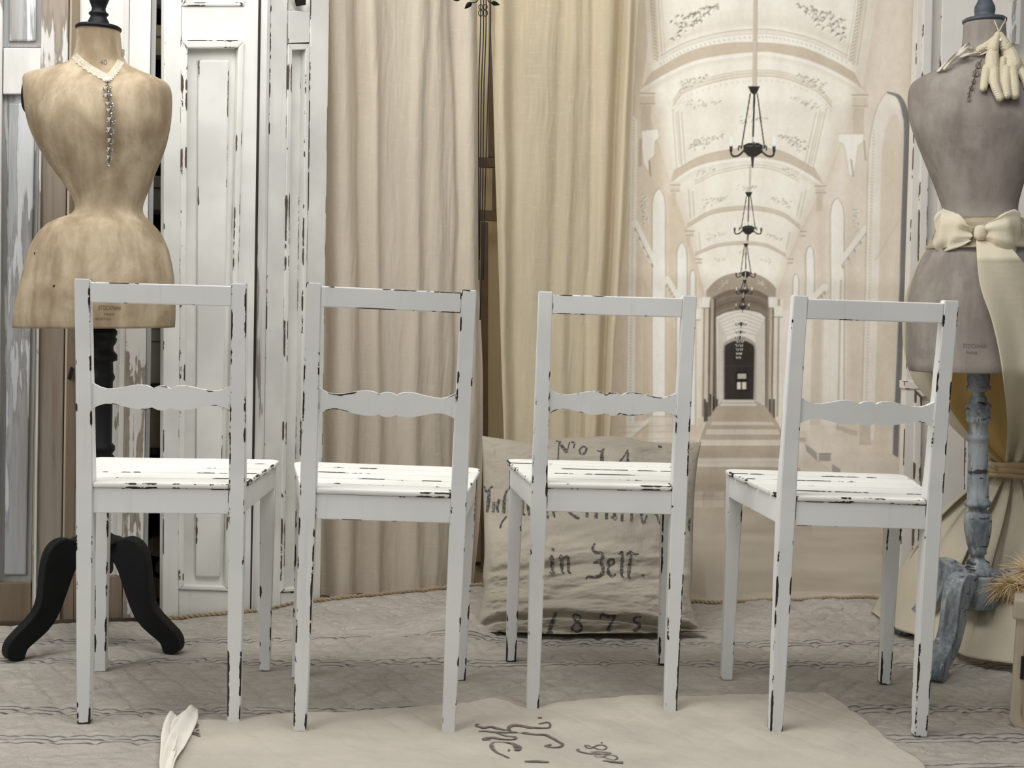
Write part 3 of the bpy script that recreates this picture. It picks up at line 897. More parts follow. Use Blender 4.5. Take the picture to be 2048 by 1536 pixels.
def build_backdrop():
    x0, z1 = at(1195, 100, YB)[0], at(1500, -75, YB)[2]
    x1 = at(1832, 700, YB)[0]
    nx, nz = 440, 900
    u = np.linspace(x0, x1, nx); v = np.linspace(0.004, z1, nz)
    Xg, Zg = np.meshgrid(u, v)
    V = np.stack([Xg, np.full_like(Xg, YB), Zg], -1)
    px, py = proj(V)
    j = np.clip(px - CV.x0, 0, CV.a.shape[1] - 1.001); i = np.clip(py - CV.y0, 0, CV.a.shape[0] - 1.001)
    j0, i0 = j.astype(int), i.astype(int); fj, fi = (j - j0)[..., None], (i - i0)[..., None]
    A = CV.a
    c = (A[i0, j0] * (1 - fj) + A[i0, j0 + 1] * fj) * (1 - fi) + (A[i0 + 1, j0] * (1 - fj) + A[i0 + 1, j0 + 1] * fj) * fi
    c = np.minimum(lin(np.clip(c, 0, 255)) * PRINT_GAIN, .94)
    # storage creases pressed across the cloth, and slack near the floor
    def zc(y): return at(1520, y, YB)[2]
    dep = np.zeros_like(Xg)
    for y, w, a in ((203, .03, .0035), (556, .035, .0045), (905, .03, .002)):
        dep -= a * np.exp(-((Zg - zc(y)) / w) ** 2)
    low = np.clip((0.62 - Zg) / 0.6, 0, 1)
    dep += low * 0.010 * fbm(Xg * 2.2, Zg * 16, 5, 3) + 0.006 * fbm(Xg * 3, Zg * 2, 8, 2)
    V[..., 1] += dep
    lean = np.clip((V[..., 0] - .42) / .14, 0, 1)
    V[..., 1] -= (.17 - .10 * np.clip((V[..., 0] - .58) / .22, 0, 1)) * lean * np.clip((.26 - V[..., 2]) / .26, 0, 1) ** 1.6
    # the foot of the cloth sweeps forward on the floor under the quilt
    k = 26
    sw = np.repeat(V[:1], k, 0); cs = np.repeat(c[:1], k, 0)
    tt = np.linspace(1, 0, k)[:, None]
    sw[..., 1] = V[0, :, 1][None] - .12 * tt - .15 * tt * (1 - lean[0])[None]; sw[..., 2] = -.0118 + .016 * (1 - tt) ** 6
    V = np.concatenate([sw, V[1:]]); c = np.concatenate([cs, c[1:]])
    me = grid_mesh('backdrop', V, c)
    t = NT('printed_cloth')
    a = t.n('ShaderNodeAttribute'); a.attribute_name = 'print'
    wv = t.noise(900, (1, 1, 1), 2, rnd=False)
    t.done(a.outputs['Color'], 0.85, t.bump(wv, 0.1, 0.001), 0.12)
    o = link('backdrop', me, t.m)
    tag(o, 'hanging photo backdrop printed with a white vaulted corridor and chandeliers', 'backdrop')
    bar = from_bm('hanging_rod', tube([(x0 - .05, YB + .012, z1 + .01), (x1 + .05, YB + .012, z1 + .01)], 0.012, 10), M['dark_wood'], o)


build_backdrop()


# ------------------------------------------------------------------ doors
def quad(pl, pts, d=0.0):
    return [pl.uz(px, py, d) for px, py in pts]


def q_part(name, pl, pts, d0, d1, mat, parent, bevel=0.0025, label=None, ground=False):
    q = quad(pl, pts, d0)
    if ground:
        q = [(u, max(z, 0.0) if z > 0.014 else 0.0) for u, z in q]
    return from_bm(name, prism(q, d0, d1, 'y', bevel), mat, parent, label)


def frame_strip(name, pl, outer, inner, d0, d1, mat, parent, bevel=0.002):
    """Four mitred moulding lengths between an outer and an inner quadrilateral."""
    o, i = quad(pl, outer, d0), quad(pl, inner, d0)
    for k in range(4):
        m = (k + 1) % 4
        from_bm(name, prism([o[k], o[m], i[m], i[k]], d0, d1, 'y', bevel), mat, parent)


def door_thing(name, pl, label, cat='door', group=None):
    return thing(name, label, cat, tuple(pl.A), pl.rot, group)


# white folding door, left leaf
PA = Plane((-0.835, 3.10), (-0.605, 3.225))
dA = door_thing('panelled_door', PA, 'white painted panelled door leaf with long raised panel beside dress form')
mw = M['white_door']
q_part('stile', PA, [(325, 1262), (357, 1262), (364, -60), (329, -60)], 0, .034, mw, dA, ground=True)
q_part('stile', PA, [(460, 1262), (506, 1262), (529, -60), (489, -60)], 0, .034, mw, dA, ground=True)
q_part('rail', PA, [(357.5, 1262), (462, 1262), (462, 1183), (357.5, 1179)], .001, .034, mw, dA, ground=True)
q_part('rail', PA, [(363.5, 82), (489, 82), (490, 12), (364, 12)], .001, .034, mw, dA)
frame_strip('moulding', PA, [(357.5, 1179), (461.5, 1183), (489, 82), (363, 82)], [(368, 1171), (451, 1174), (477, 95), (376, 96)], -.004, .02, mw, dA, .003)
q_part('panel', PA, [(366, 1175), (453, 1179), (480, 92), (372, 92)], .018, .028, mw, dA, .001)
q_part('raised_field', PA, [(392, 1153), (441, 1155), (459, 120), (397, 120)], .008, .019, mw, dA, .004)
frame_strip('moulding', PA, [(364, 12), (490, 12), (491, -60), (365, -60)], [(371, 4), (483, 4), (484, -52), (372, -52)], -.003, .02, mw, dA, .003)
q_part('panel', PA, [(370, 5), (484, 5), (485, -55), (371, -55)], .018, .028, mw, dA, .001)

# white folding door, right leaf, half behind the curtain
PB = Plane((-0.598, 3.225), (-0.36, 3.50))
dB = door_thing('panelled_door', PB, 'white painted panelled door leaf half hidden behind the linen curtain')
q_part('stile', PB, [(516, 1240), (522.5, 1240), (542, -60), (535.5, -60)], -.004, .034, M['w_light'], dB, .001, 'worn grey-brown edge of the leaf', True)
q_part('gap_shade_strip', PB, [(500, 1240), (516, 1240), (536, -60), (520, -60)], .02, .04, M['dark_wood'], dB, .001, None, True)  # dark strip added to paint the black shade in the gap between the leaves
q_part('stile', PB, [(524, 1240), (561, 1240), (577, -60), (543, -60)], 0, .034, mw, dB, ground=True)
q_part('stile', PB, [(606, 1230), (640, 1225), (660, -60), (622, -60)], 0, .034, mw, dB, ground=True)
q_part('rail', PB, [(561.5, 1240), (606, 1230), (606, 1183), (561.5, 1186)], .001, .034, mw, dB, ground=True)
q_part('rail', PB, [(577, 88), (620, 86), (621, 24), (577, 20)], .001, .034, mw, dB)
frame_strip('moulding', PB, [(561.5, 1185), (605.5, 1182), (620, 88), (577, 88)], [(569, 1178), (598, 1176), (612, 99), (585, 100)], -.003, .02, mw, dB, .002)
q_part('panel', PB, [(566, 1182), (601, 1180), (616, 95), (581, 95)], .018, .028, mw, dB, .001)
q_part('panel', PB, [(577, 20), (621, 24), (622, -60), (577, -60)], .018, .028, mw, dB, .001)
hg = q_part('hinge', PB, [(597, 12), (612, 10), (612, -6), (592, -8)], -.006, .004, M['iron'], dB, .001, 'dark iron hinge plate')

# two weathered doors behind the tan dress form
PW = Plane((-1.19, 3.02), (-0.82, 3.115))
dC = door_thing('weathered_door', PW, 'weathered blue-grey panelled door at far left with flaking paint')
q_part('stile', PW, [(-95, 1262), (-4, 1262), (6, -60), (-85, -60)], -.002, .036, M['w_light'], dC, ground=True)
q_part('panel', PW, [(-4, 1166), (62, 1166), (80, 190), (6, 190)], .016, .026, M['w_blue'], dC, .001)
q_part('raised_field', PW, [(8, 1150), (52, 1150), (70, 206), (18, 206)], .009, .017, M['w_blue'], dC, .004)
q_part('rail', PW, [(-4, 1262), (62, 1262), (62, 1166), (-4, 1166)], 0, .036, M['w_dark'], dC, ground=True)
q_part('rail', PW, [(6, 188), (81, 188), (83, 96), (7, 95)], -.001, .036, M['w_light'], dC)
q_part('panel', PW, [(7, 94), (83, 94), (85, -60), (8, -60)], .016, .026, M['w_blue'], dC, .001)
q_part('raised_field', PW, [(18, 82), (72, 82), (74, -60), (19, -60)], .009, .017, M['w_blue'], dC, .004)
q_part('stile', PW, [(62.5, 1262), (120, 1262), (138, -60), (84, -60)], -.002, .036, M['w_brown'], dC, ground=True)
q_part('bead', PW, [(66, 1262), (71, 1262), (84, 190), (80, 190)], -.008, -.001, M['w_light'], dC, .001, None, True)
q_part('hinge', PW, [(134, 757), (141, 762), (148, 738), (141, 733)], -.012, -.002, M['iron'], dC, .002, 'black iron latch on the door edge')

dD = door_thing('weathered_door', PW, 'flaking white panelled door right behind the tan dress form')
q_part('stile', PW, [(126, 1262), (147, 1262), (160, -60), (145, -60)], .002, .036, M['w_dark'], dD, ground=True)
q_part('panel', PW, [(147, 1152), (233, 1152), (249, 110), (159, 110)], .016, .026, M['w_white'], dD, .001)
q_part('panel', PW, [(159, 104), (249, 104), (251, -60), (160, -60)], .010, .022, M['w_white'], dD, .001)
q_part('rail', PW, [(147.5, 116), (247, 116), (247, 103), (147.5, 103)], .006, .034, M['w_brown'], dD)
q_part('moulding', PW, [(233, 1152), (244, 1152), (260, -60), (249.5, -60)], -.001, .02, M['w_light'], dD, .003)
q_part('rail', PW, [(147.5, 1262), (244, 1262), (244, 1152), (147.5, 1152)], 0, .036, M['w_dark'], dD, ground=True)
q_part('stile', PW, [(244.5, 1262), (284, 1262), (303, -60), (260.5, -60)], -.001, .036, M['w_white'], dD, ground=True)
q_part('edge_strip', PW, [(284.5, 1262), (293, 1262), (314, -60), (304, -60)], .01, .044, M['w_blue'], dD, .002, None, True)

# dark shelf seen through the slot between the doors
PS = Plane((-0.925, 3.17), (-0.70, 3.235))
sh = door_thing('shelf_unit', PS, 'dark narrow shelf unit showing in the slot between the old doors', 'shelf')
dm = M['dark_wood']
L_ = PS.L
for nm, b in (('side_panel', (-.03, -.012, 0, .26, 0, 1.62)), ('side_panel', (L_ + .012, L_ + .03, 0, .26, 0, 1.62)), ('back_panel', (-.012, L_ + .012, .245, .26, 0, 1.62))):  # dark enclosing panels, added to keep light out of the slot
    from_bm(nm, box(*b, .002), dm, sh)
shelf_z = []
for y in (1230, 1010, 900, 770, 420, 110, 8):
    z = max(PS.uz(320, y)[1], .02)
    shelf_z.append(z)
    from_bm('shelf_board', box(-.012, L_ + .012, .0, .245, z - .012, z, .001), dm, sh)


def storage_box(name, label, ylo, yhi, mat, d0=.03, slot=None):
    z0 = min(shelf_z, key=lambda q: abs(q - PS.uz(320, ylo)[1])) + .0005
    z1 = PS.uz(320, yhi)[1]
    t = thing(name, label, 'box', tuple(PS.A), PS.rot)
    from_bm('body', box(0.0, L_, d0, .235, z0, z1 - .03, .003), mat, t)
    from_bm('lid', box(-.004, L_ + .004, d0 - .004, .239, z1 - .0295, z1, .003), mat, t)
    if slot:
        from_bm('handle_slot', box(L_ * .55, L_ * .72, d0 - .003, d0 - .0002, slot - .004, slot + .004, .001), M['iron'], t)


storage_box('storage_box', 'grey-green storage box in the dark shelf beside the pole', 770, 660, mat_plain('grey_green_card', L3(176, 174, 160), .8), slot=PS.uz(320, 725)[1])
storage_box('storage_box', 'brown storage box on the shelf below the grey-green box', 900, 795, mat_plain('brown_card', L3(160, 148, 130), .8))
storage_box('storage_box', 'yellowish storage box near the top of the dark shelf', 110, 45, mat_plain('straw_card', L3(190, 178, 146), .8))
storage_box('storage_box', 'dark grey storage box on the shelf behind the bust', 420, 350, mat_plain('grey_card', L3(140, 136, 126), .8))
logm = mat_plain('dark_log_bark', L3(104, 94, 84), .9, .25, 30, .5)
zb = shelf_z[0]
LOGS = ['left of the bottom row', 'middle of the bottom row', 'right of the bottom row', 'left of the middle row', 'right of the middle row', 'left of the top row', 'middle of the top row', 'right of the top row']
for r_, (cu, cz, rr) in enumerate(((.04, .03, .03), (.105, .034, .034), (.17, .03, .03), (.072, .085, .026), (.138, .088, .028), (.05, .135, .027), (.11, .14, .027), (.165, .138, .025))):
    bm = bmesh.new()
    n = 9
    rings = []
    for d in (.02, .12, .22):
        rings.append([(cu + math.cos(a * 2 * math.pi / n) * rr * (1 + .12 * math.sin(a * 2.3 + r_)), d, zb + cz + math.sin(a * 2 * math.pi / n) * rr * (1 + .1 * math.cos(a * 1.7 + r_))) for a in range(n)])
    bm.free()
    o = from_bm('firewood_log', loft(rings), logm)
    o.location = tuple(PS.A); o.rotation_euler = (0, 0, PS.rot)
    tag(o, 'dark split log in the shelf foot, %s of its stack' % LOGS[r_], 'log', 'logs stacked at the bottom of the dark shelf')

# pale door behind the grey dress form
PR = Plane((1.02, 3.60), (1.62, 3.62))
dR = door_thing('panelled_door', PR, 'pale grey panelled door behind the grey dress form')
mg = M['grey_door']
q_part('stile', PR, [(1797, 1215), (1822, 1215), (1848, -60), (1837, -60)], 0, .036, mg, dR, ground=True)
frame_strip('moulding', PR, [(1831, 762), (2120, 766), (2140, -60), (1848.5, -60)], [(1848, 748), (2108, 752), (2126, -50), (1868, -50)], -.006, .02, mg, dR, .004)
q_part('panel', PR, [(1845, 752), (2112, 756), (2130, -55), (1864, -55)], .016, .028, mg, dR, .001)
q_part('raised_field', PR, [(1868, 700), (2090, 704), (2106, -40), (1884, -40)], .010, .017, mg, dR, .005)
q_part('rail', PR, [(1808, 778), (2125, 782), (2130, 767), (1808, 762)], -.005, .036, mg, dR)
frame_strip('moulding', PR, [(1823, 1190), (2110, 1190), (2124, 783), (1830, 779)], [(1838, 1176), (2096, 1176), (2110, 796), (1844, 793)], -.004, .02, mg, dR, .003)
for i in range(6):
    xa, xb = 1838 + i * 45, 1838 + (i + 1) * 45 - 1.2
    q_part('board', PR, [(xa - 2, 1180), (xb - 2, 1180), (xb + 5, 792), (xa + 5, 792)], .012, .026, mg, dR, .002)
q_part('rail', PR, [(1822, 1215), (2110, 1215), (2110, 1190), (1822, 1190)], 0, .036, mg, dR, ground=True)
q_part('stile', PR, [(2112, 1215), (2150, 1215), (2180, -60), (2141, -60)], 0, .036, mg, dR, ground=True)
bt = from_bm('wooden_batten', prism(quad(PR, [(2018, 90), (2034, 92), (2040, -60), (2022, -60)], -.03), -.05, -.012, 'y', .003), M['w_light'])
bt.location = tuple(PR.A); bt.rotation_euler = (0, 0, PR.rot)
tag(bt, 'short worn wooden batten hanging by the grey form on the pale door', 'batten')


# ------------------------------------------------------------------ curtains
def curtain(name, label, edgeL, edgeR, YL, YR, folds, mat, nx=260, nz=220, ztop=-60, seed=1, zbot=None, wr=.004):
    """edgeL/edgeR: (py, px) outlines; folds: list of (py -> px table, width m, depth m) with depth toward the camera."""
    ys = np.linspace(ztop, 1230, 160)
    pl = Plane(YL, YR)
    zg = np.linspace(0, 1, nz)
    s = np.linspace(0, 1, nx)
    zmax = pl.uz(edgeL[0][1], ztop)[1]
    z0 = -0.009 if zbot is None else zbot
    Z = z0 + (zmax - z0) * zg
    # outline in u for every height
    def edge(tab):
        P = spline([(a, b) for a, b in tab], 80)
        uz = np.array([pl.uz(b, a) for a, b in P])
        o = np.argsort(uz[:, 1])
        return np.interp(Z, uz[o, 1], uz[o, 0])
    uL, uR = edge(edgeL), edge(edgeR)
    U = uL[:, None] + (uR - uL)[:, None] * s[None, :]
    D = np.zeros_like(U)
    ZZ = np.repeat(Z[:, None], nx, 1)
    for tab, wid, dep in folds:
        uf = edge(tab)
        wv = fbm(Z * 3, Z * 0 + uf.mean() * 10, seed, 2) * .012
        w = wid * (1 + .35 * fbm(Z * 2.5, Z * 0 + uf.mean() * 33, seed + 3, 2))
        x = (U - (uf + wv)[:, None]) / w[:, None]
        D -= dep * np.exp(-np.abs(x) ** 2.4)
    D += wr * .45 * fbm(U * 11 + .6 * fbm(ZZ * 3, U * 4, seed + 2, 2), ZZ * 1.4, seed + 5, 3) + wr * .6 * fbm(U * 34, ZZ * 9, seed + 9, 4) + wr * .35 * fbm(U * 90 + 2 * fbm(ZZ * 6, U * 9, seed, 2), ZZ * 5, seed + 12, 3)
    V = np.stack([pl.A[0] + pl.e[0] * U + pl.n[0] * D, pl.A[1] + pl.e[1] * U + pl.n[1] * D, ZZ], -1)
    o = link(name, grid_mesh(name, V), mat)
    tag(o, label, 'curtain')
    return o


c1 = curtain('linen_curtain', 'wide natural linen curtain hanging left of the narrow gap',
    [(-60, 610), (560, 613), (1235, 604)], [(-60, 953), (400, 956), (560, 957), (760, 965), (1000, 962), (1235, 940)],
    (-0.555, 3.38), (-0.075, 3.63),
    [([(-60, 626), (560, 628), (1235, 620)], .026, .026),
     ([(-60, 645), (560, 652), (1235, 648)], .013, -.028),
     ([(-60, 672), (560, 688), (1235, 678)], .034, .028),
     ([(-60, 712), (560, 726), (1235, 716)], .017, -.012),
     ([(-60, 738), (560, 752), (1235, 752)], .018, .016),
     ([(-60, 790), (560, 790), (1235, 790)], .03, -.004),
     ([(-60, 842), (560, 828), (1235, 826)], .02, .012),
     ([(-60, 880), (560, 872), (1235, 876)], .016, .007),
     ([(-60, 905), (400, 920), (560, 916), (1235, 905)], .012, -.010),
     ([(-60, 935), (560, 940), (1235, 928)], .022, .016)], M['curtain'], seed=2)
c2 = curtain('sheer_curtain', 'thin yellowish linen curtain hanging between the narrow gap and the backdrop',
    [(-60, 981), (60, 982), (140, 985), (320, 990), (560, 998), (760, 1004), (900, 1008), (1235, 1010)],
    [(-60, 1284), (0, 1277), (200, 1266), (400, 1258), (560, 1240), (700, 1228), (900, 1220), (1235, 1212)],
    (-0.075, 3.60), (0.40, 3.60),
    [([(-60, 1002), (320, 1007), (760, 1010), (1235, 1016)], .018, .026),
     ([(-60, 1034), (560, 1026), (1235, 1030)], .016, -.010),
     ([(-60, 1092), (560, 1078), (1235, 1070)], .03, .007),
     ([(-60, 1130), (560, 1104), (1235, 1100)], .014, -.006),
     ([(-60, 1150), (560, 1128), (1235, 1130)], .016, .010),
     ([(-60, 1186), (560, 1180), (1235, 1170)], .012, -.007),
     ([(-60, 1215), (560, 1196), (1235, 1186)], .02, .016),
     ([(-60, 1243), (560, 1216), (1235, 1196)], .011, -.026),
     ([(-60, 1262), (560, 1230), (1235, 1206)], .012, .020)], M['sheer'], seed=21)

# beige cloth and brown frame seen in the gap
gapcloth = from_bm('lining_cloth', box(-0.32, 0.42, 3.90, 3.905, 0.0, 1.95), mat_fabric('beige_lining', L3(214, 196, 160), .05, 600, .2))
tag(gapcloth, 'flat beige lining cloth behind the gap of the curtains', 'cloth')
fr = thing('lattice_frame', 'small brown lattice frame leaning behind the thin curtain', 'frame')
PG = Plane((-0.12, 3.80), (0.02, 3.80))
wm = mat_plain('brown_frame_wood', L3(112, 94, 76), .7, .1)
for nm, q in (('rail', [(958, 334), (1002, 336), (1002, 316), (958, 314)]), ('rail', [(956, 440), (1004, 443), (1004, 422), (956, 419)]), ('upright', [(984, 421), (1000, 421), (1001, 337), (985, 337)]), ('upright', [(958, 1240), (972, 1240), (976, 444), (962, 444)]), ('upright', [(976, 314), (990, 314), (992, -60), (978, -60)])):
    uz = quad(PG, q)
    if nm == 'upright' and q[0][1] > 1000:
        uz = [(a, max(b, 0)) for a, b in uz]
    o = from_bm(nm, prism(uz, 0, .02, 'y', .002), wm, fr)
fr.location = tuple(PG.A)
fr.rotation_euler = (0, 0, PG.rot)

# black iron ornament with leaves, rings and long rods, hanging in the gap
orn = thing('iron_ornament', 'black iron leaf ornament with long thin rods hanging in the curtain gap', 'ornament')
Yo = 3.57
for k, tab in enumerate(([(962, -60), (961, 60), (957.5, 170), (957, 330), (958, 560)], [(967, -60), (967, 60), (963, 170), (961, 330), (959, 520)], [(972, -60), (972, 60), (968, 170), (966, 330), (964, 470), (960, 640)], [(981, -60), (981, 60), (976.5, 170), (971, 360), (966, 560)])):
    from_bm('rod', tube([at(x, y, Yo + .003 * k) for x, y in spline(tab, 24)], .0019, 6), M['iron'], orn, smooth=True)
for cx, dy in ((961.5, 0), (970.5, 0)):
    for cy, rx, ry in ((14, 4.0, 5.0), (26, 4.6, 6.2)):
        pts = [at(cx + rx * math.cos(a), cy + ry * math.sin(a), Yo - .005) for a in np.linspace(0, 2 * math.pi, 18)]
        from_bm('ring', tube(pts, .0014, 5), M['iron'], orn, smooth=True)


def leaf(pts_mid, w, Y):
    P = np.array([at(x, y, Y) for x, y in spline(pts_mid, 9)])
    bm = bmesh.new()
    Lr, Rr, Cr = [], [], []
    for i, p in enumerate(P):
        t = P[min(i + 1, 8)] - P[max(i - 1, 0)]
        nrm = np.array([-t[2], 0, t[0]]); nrm /= np.linalg.norm(nrm)
        ww = w * math.sin(math.pi * (i / 8) ** .8) + .0003
        Lr.append(bm.verts.new(p + nrm * ww)); Rr.append(bm.verts.new(p - nrm * ww)); Cr.append(bm.verts.new(p + np.array([0, -.0035, 0])))
    for i in range(8):
        bm.faces.new((Lr[i], Lr[i + 1], Cr[i + 1], Cr[i])); bm.faces.new((Cr[i], Cr[i + 1], Rr[i + 1], Rr[i]))
    bmesh.ops.solidify(bm, geom=bm.faces[:], thickness=.0012)
    return bm


for pts, w in (([(944, 5), (937, 10), (929, 18)], .0065), ([(982, 5), (990, 7), (1000, 10)], .0058), ([(924, -6), (914, -2), (906, 0)], .006), ([(1004, -14), (1010, -8), (1014, -2)], .005), ([(940, -10), (930, -12), (922, -20)], .006)):
    from_bm('leaf', leaf(pts, w, 3.44), M['iron'], orn)
from_bm('stem', tube([at(972, -40, Yo)] + [at(x, y, 3.44) for x, y in spline([(966, -24), (958, -4), (952, 4), (944, 5)], 10)], .0016, 6), M['iron'], orn, smooth=True)
from_bm('stem', tube([at(972, -40, Yo)] + [at(x, y, 3.44) for x, y in spline([(970, -24), (974, -6), (978, 4), (983, 5)], 10)], .0016, 6), M['iron'], orn, smooth=True)


# ------------------------------------------------------------------ floor cloths
BACK = [(-1.6, 2.93), (-1.19, 2.985), (-.84, 3.085), (-.62, 3.20), (-.54, 3.30), (-.3, 3.44), (-.086, 3.57), (.1, 3.60), (.3, 3.52), (.59, 3.44), (.85, 3.52), (1.04, 3.575), (1.5, 3.57)]


def quilt_h(X, Y):
    """Height of the quilted ground cloth."""
    a, b = (X * .82 + Y * .57), (X * -.82 + Y * .57)
    cell = .062
    da = np.abs((a / cell + .15 * vnoise(X * 6, Y * 6, 4)) % 1 - .5); db = np.abs((b / cell + .15 * vnoise(X * 6, Y * 6, 9)) % 1 - .5)
    seam = np.exp(-((.5 - da) / .09) ** 2) + np.exp(-((.5 - db) / .09) ** 2)
    c = Y - .104 * X
    flat = np.clip((c - 2.2) / .2, 0, 1)
    h = -.0036 * seam * (.25 + .75 * flat)
    h = h + .0085 * fbm(X * 6, Y * 12, 31, 2) + .0022 * fbm(X * 24 + 6 * Y, Y * 30 - 5 * X, 47, 3)
    # long ruck across the middle of the cloth
    h = h + .010 * np.exp(-((c - 2.655 - .012 * vnoise(X * 4, X * 0, 6)) / .022) ** 2) * (.6 + .8 * vnoise(X * 3, X * 0 + 2, 8))
    h = h + .007 * np.exp(-((c - 2.72 - .02 * vnoise(X * 3, X * 0, 16)) / .03) ** 2) * np.clip((X + .5) * 2, 0, 1) * np.clip((.7 - X) * 2, 0, 1)
    # bump by the cushion and rumpled heap at the right
    h = h + .050 * np.exp(-((X + .12) / .10) ** 2 - ((Y - 3.08) / .10) ** 2)
    h = h + .020 * np.exp(-((X + .25) / .22) ** 2 - ((Y - 2.93) / .04) ** 2)
    hp = np.exp(-((X - .88) / .20) ** 2 - ((Y - 3.34) / .16) ** 2)
    h = h + hp * (.030 + .034 * fbm(X * 12 + Y * 6, Y * 20, 77, 3))
    # the feet of chairs and stands press it flat
    for fx, fy in FEET:
        w = np.exp(-(((X - fx) / .05) ** 2 + ((Y - fy) / .05) ** 2))
        h = h * (1 - w) + (-.001) * w
    return h


CH = [(-0.6365, 2.3409, 0.1219, 0.9929, -0.0041), (-0.233, 2.326, 0.08, 0.9982, 0.0127), (0.2002, 2.496, 0.0306, 1.0001, -0.0047), (0.6667, 2.4047, 0.0133, 1.0087, -0.0011)]
FEET = []
for x0, y0, th, s, ti in CH:
    for a, b in ((-.1375, .013), (.1375, .013), (-.17, .345), (.17, .345)):
        FEET.append((x0 + s * (a * math.cos(th) - b * math.sin(th)), y0 + s * (a * math.sin(th) + b * math.cos(th))))
M1C = np.array([-0.92, 2.848, 0]); M2C = np.array([1.10, 2.975, 0])
M1F = [(-1.05, 2.71), (-.735, 2.805), (-.975, 3.02)]
M2F = [(.954, 2.785), (1.01, 3.19), (1.335, 2.94)]
FEET += M1F + M2F


def build_quilt():
    nx, ny = 620, 420
    xs = np.linspace(-1.45, 1.45, nx)
    yb = np.interp(xs, [p[0] for p in BACK], [p[1] for p in BACK])
    t = np.linspace(0, 1, ny)
    X = np.repeat(xs[None, :], ny, 0)
    Y = 1.75 + (yb[None, :] - 1.75) * t[:, None]
    Z = quilt_h(X, Y)
    fade = np.clip((1 - t) / .02, 0, 1)[:, None]
    Z = Z * (.4 + .6 * fade)
    V = np.stack([X, Y, Z], -1)
    N = np.zeros_like(V); N[..., 2] = -1
    t_ = NT('quilted_linen')
    sep = t_.n('ShaderNodeSeparateXYZ'); t_.t.links.new(t_.obj((1, 1, 1), False), sep.inputs[0])
    wob = t_.math('MULTIPLY', t_.math('SUBTRACT', t_.noise(9, (1, .3, 1), 3, rnd=False), .5), .016)
    c = t_.math('ADD', t_.math('SUBTRACT', sep.outputs[1], t_.math('MULTIPLY', sep.outputs[0], .104)), wob)
    m = t_.math('SUBTRACT', t_.math('MODULO', t_.math('SUBTRACT', c, 2.317 - .0835 - 1.67), .167), .0835)
    am = t_.math('ABSOLUTE', m)
    l1 = t_.ramp(am, .0018, .0040, 1, 0)
    l2 = t_.ramp(t_.math('ABSOLUTE', t_.math('SUBTRACT', am, .0185)), .0016, .0036, 1, 0)
    ln = t_.math('MAXIMUM', l1, l2)
    gone = t_.math('MULTIPLY', t_.math('GREATER_THAN', c, 2.57), t_.math('LESS_THAN', c, 2.73))
    ln = t_.math('MULTIPLY', ln, t_.math('SUBTRACT', 1.0, gone))
    ln = t_.math('MULTIPLY', ln, t_.math('LESS_THAN', c, 3.06))
    ln = t_.math('MULTIPLY', ln, t_.ramp(t_.noise(24, (1, 1, 1), 3, rnd=False), .3, .6, .45, .95))
    base = L3(207, 199, 188)
    g = t_.noise(5, (1, 1.6, 1), 4, rnd=False)
    col = t_.mix(t_.ramp(g, .3, .7), scl(base, .9), scl(base, 1.05))
    wv = t_.noise(800, (1, 1, 1), 2, rnd=False)
    col = t_.mix(t_.ramp(wv, .35, .65, 0, .2), col, scl(base, .74))
    col = t_.mix(ln, col, L3(112, 109, 110))
    h = t_.math('ADD', t_.math('MULTIPLY', wv, .35), t_.math('MULTIPLY', t_.noise(34, (.7, 1.4, 1), 6, .62, .7, rnd=False), 2.2))
    t_.done(col, .92, t_.bump(h, 1.0, .009), .08)
    q = link('quilt', solid_grid('quilt', V, N, .010), t_.m)
    tag(q, 'beige quilted linen ground cloth with grey-blue triple stripes under the chairs', 'quilt')
    # corded braid along its back edge
    bm = bmesh.new()
    P = np.array([(x, y) for x, y in BACK])
    n = 1100
    px_ = np.linspace(-.83, 1.44, n)
    py_ = np.interp(px_, P[:, 0], P[:, 1])
    k = np.ones(31) / 31
    py_ = np.convolve(np.pad(py_, 15, mode='edge'), k, 'valid')
    zz = quilt_h(px_, py_) * .4
    for ph in (0, math.pi):
        pts = [(px_[i], py_[i] - .002 + .0028 * math.cos(i * .55 + ph), zz[i] + .004 + .0028 * math.sin(i * .55 + ph)) for i in range(n)]
        add_tube(bm, pts, .0036, 5)
    from_bm('braid_edge', bm, mat_fabric('tan_braid', L3(168, 150, 124), .15, 500, .4), q, 'tan twisted braid along the back edge', True)
    return q


quilt = build_quilt()

# linen sheet in the foreground
SH_TOP = [onfloor(x, y)[:2] for x, y in ((384, 1446), (470, 1441), (600, 1432), (740, 1428), (860, 1423), (985, 1411), (1040, 1418), (1110, 1414), (1260, 1404), (1420, 1399), (1540, 1394), (1650, 1391))]
SH_L = [onfloor(x, y)[:2] for x, y in ((384, 1446), (372, 1480), (350, 1520), (330, 1556))] + [(-.55, 1.98), (-.52, 1.80)]
SH_R = [onfloor(x, y)[:2] for x, y in ((1650, 1391), (1690, 1419), (1735, 1452), (1790, 1500), (1850, 1545))] + [(.70, 2.05), (.66, 1.80)]


def sheet_h(X, Y):
    base = np.maximum(quilt_h(X, Y) * .45 + .002, .0008)
    h = base + .0042
    h = h + .0075 * (fbm(X * 5.5, Y * 8, 91, 4) + .35) + .004 * fbm(X * 11 + Y * 9, Y * 12 - X * 7, 55, 3)
    h = h + .010 * np.exp(-((X + .01) / .05) ** 2 - ((Y - 2.50) / .05) ** 2) + .006 * np.exp(-((X - .37) / .2) ** 2 - ((Y - 2.52) / .07) ** 2)
    for fx, fy in FEET:
        w = np.exp(-(((X - fx) / .035) ** 2 + ((Y - fy) / .035) ** 2))
        h = h * (1 - w) + .002 * w
    return h


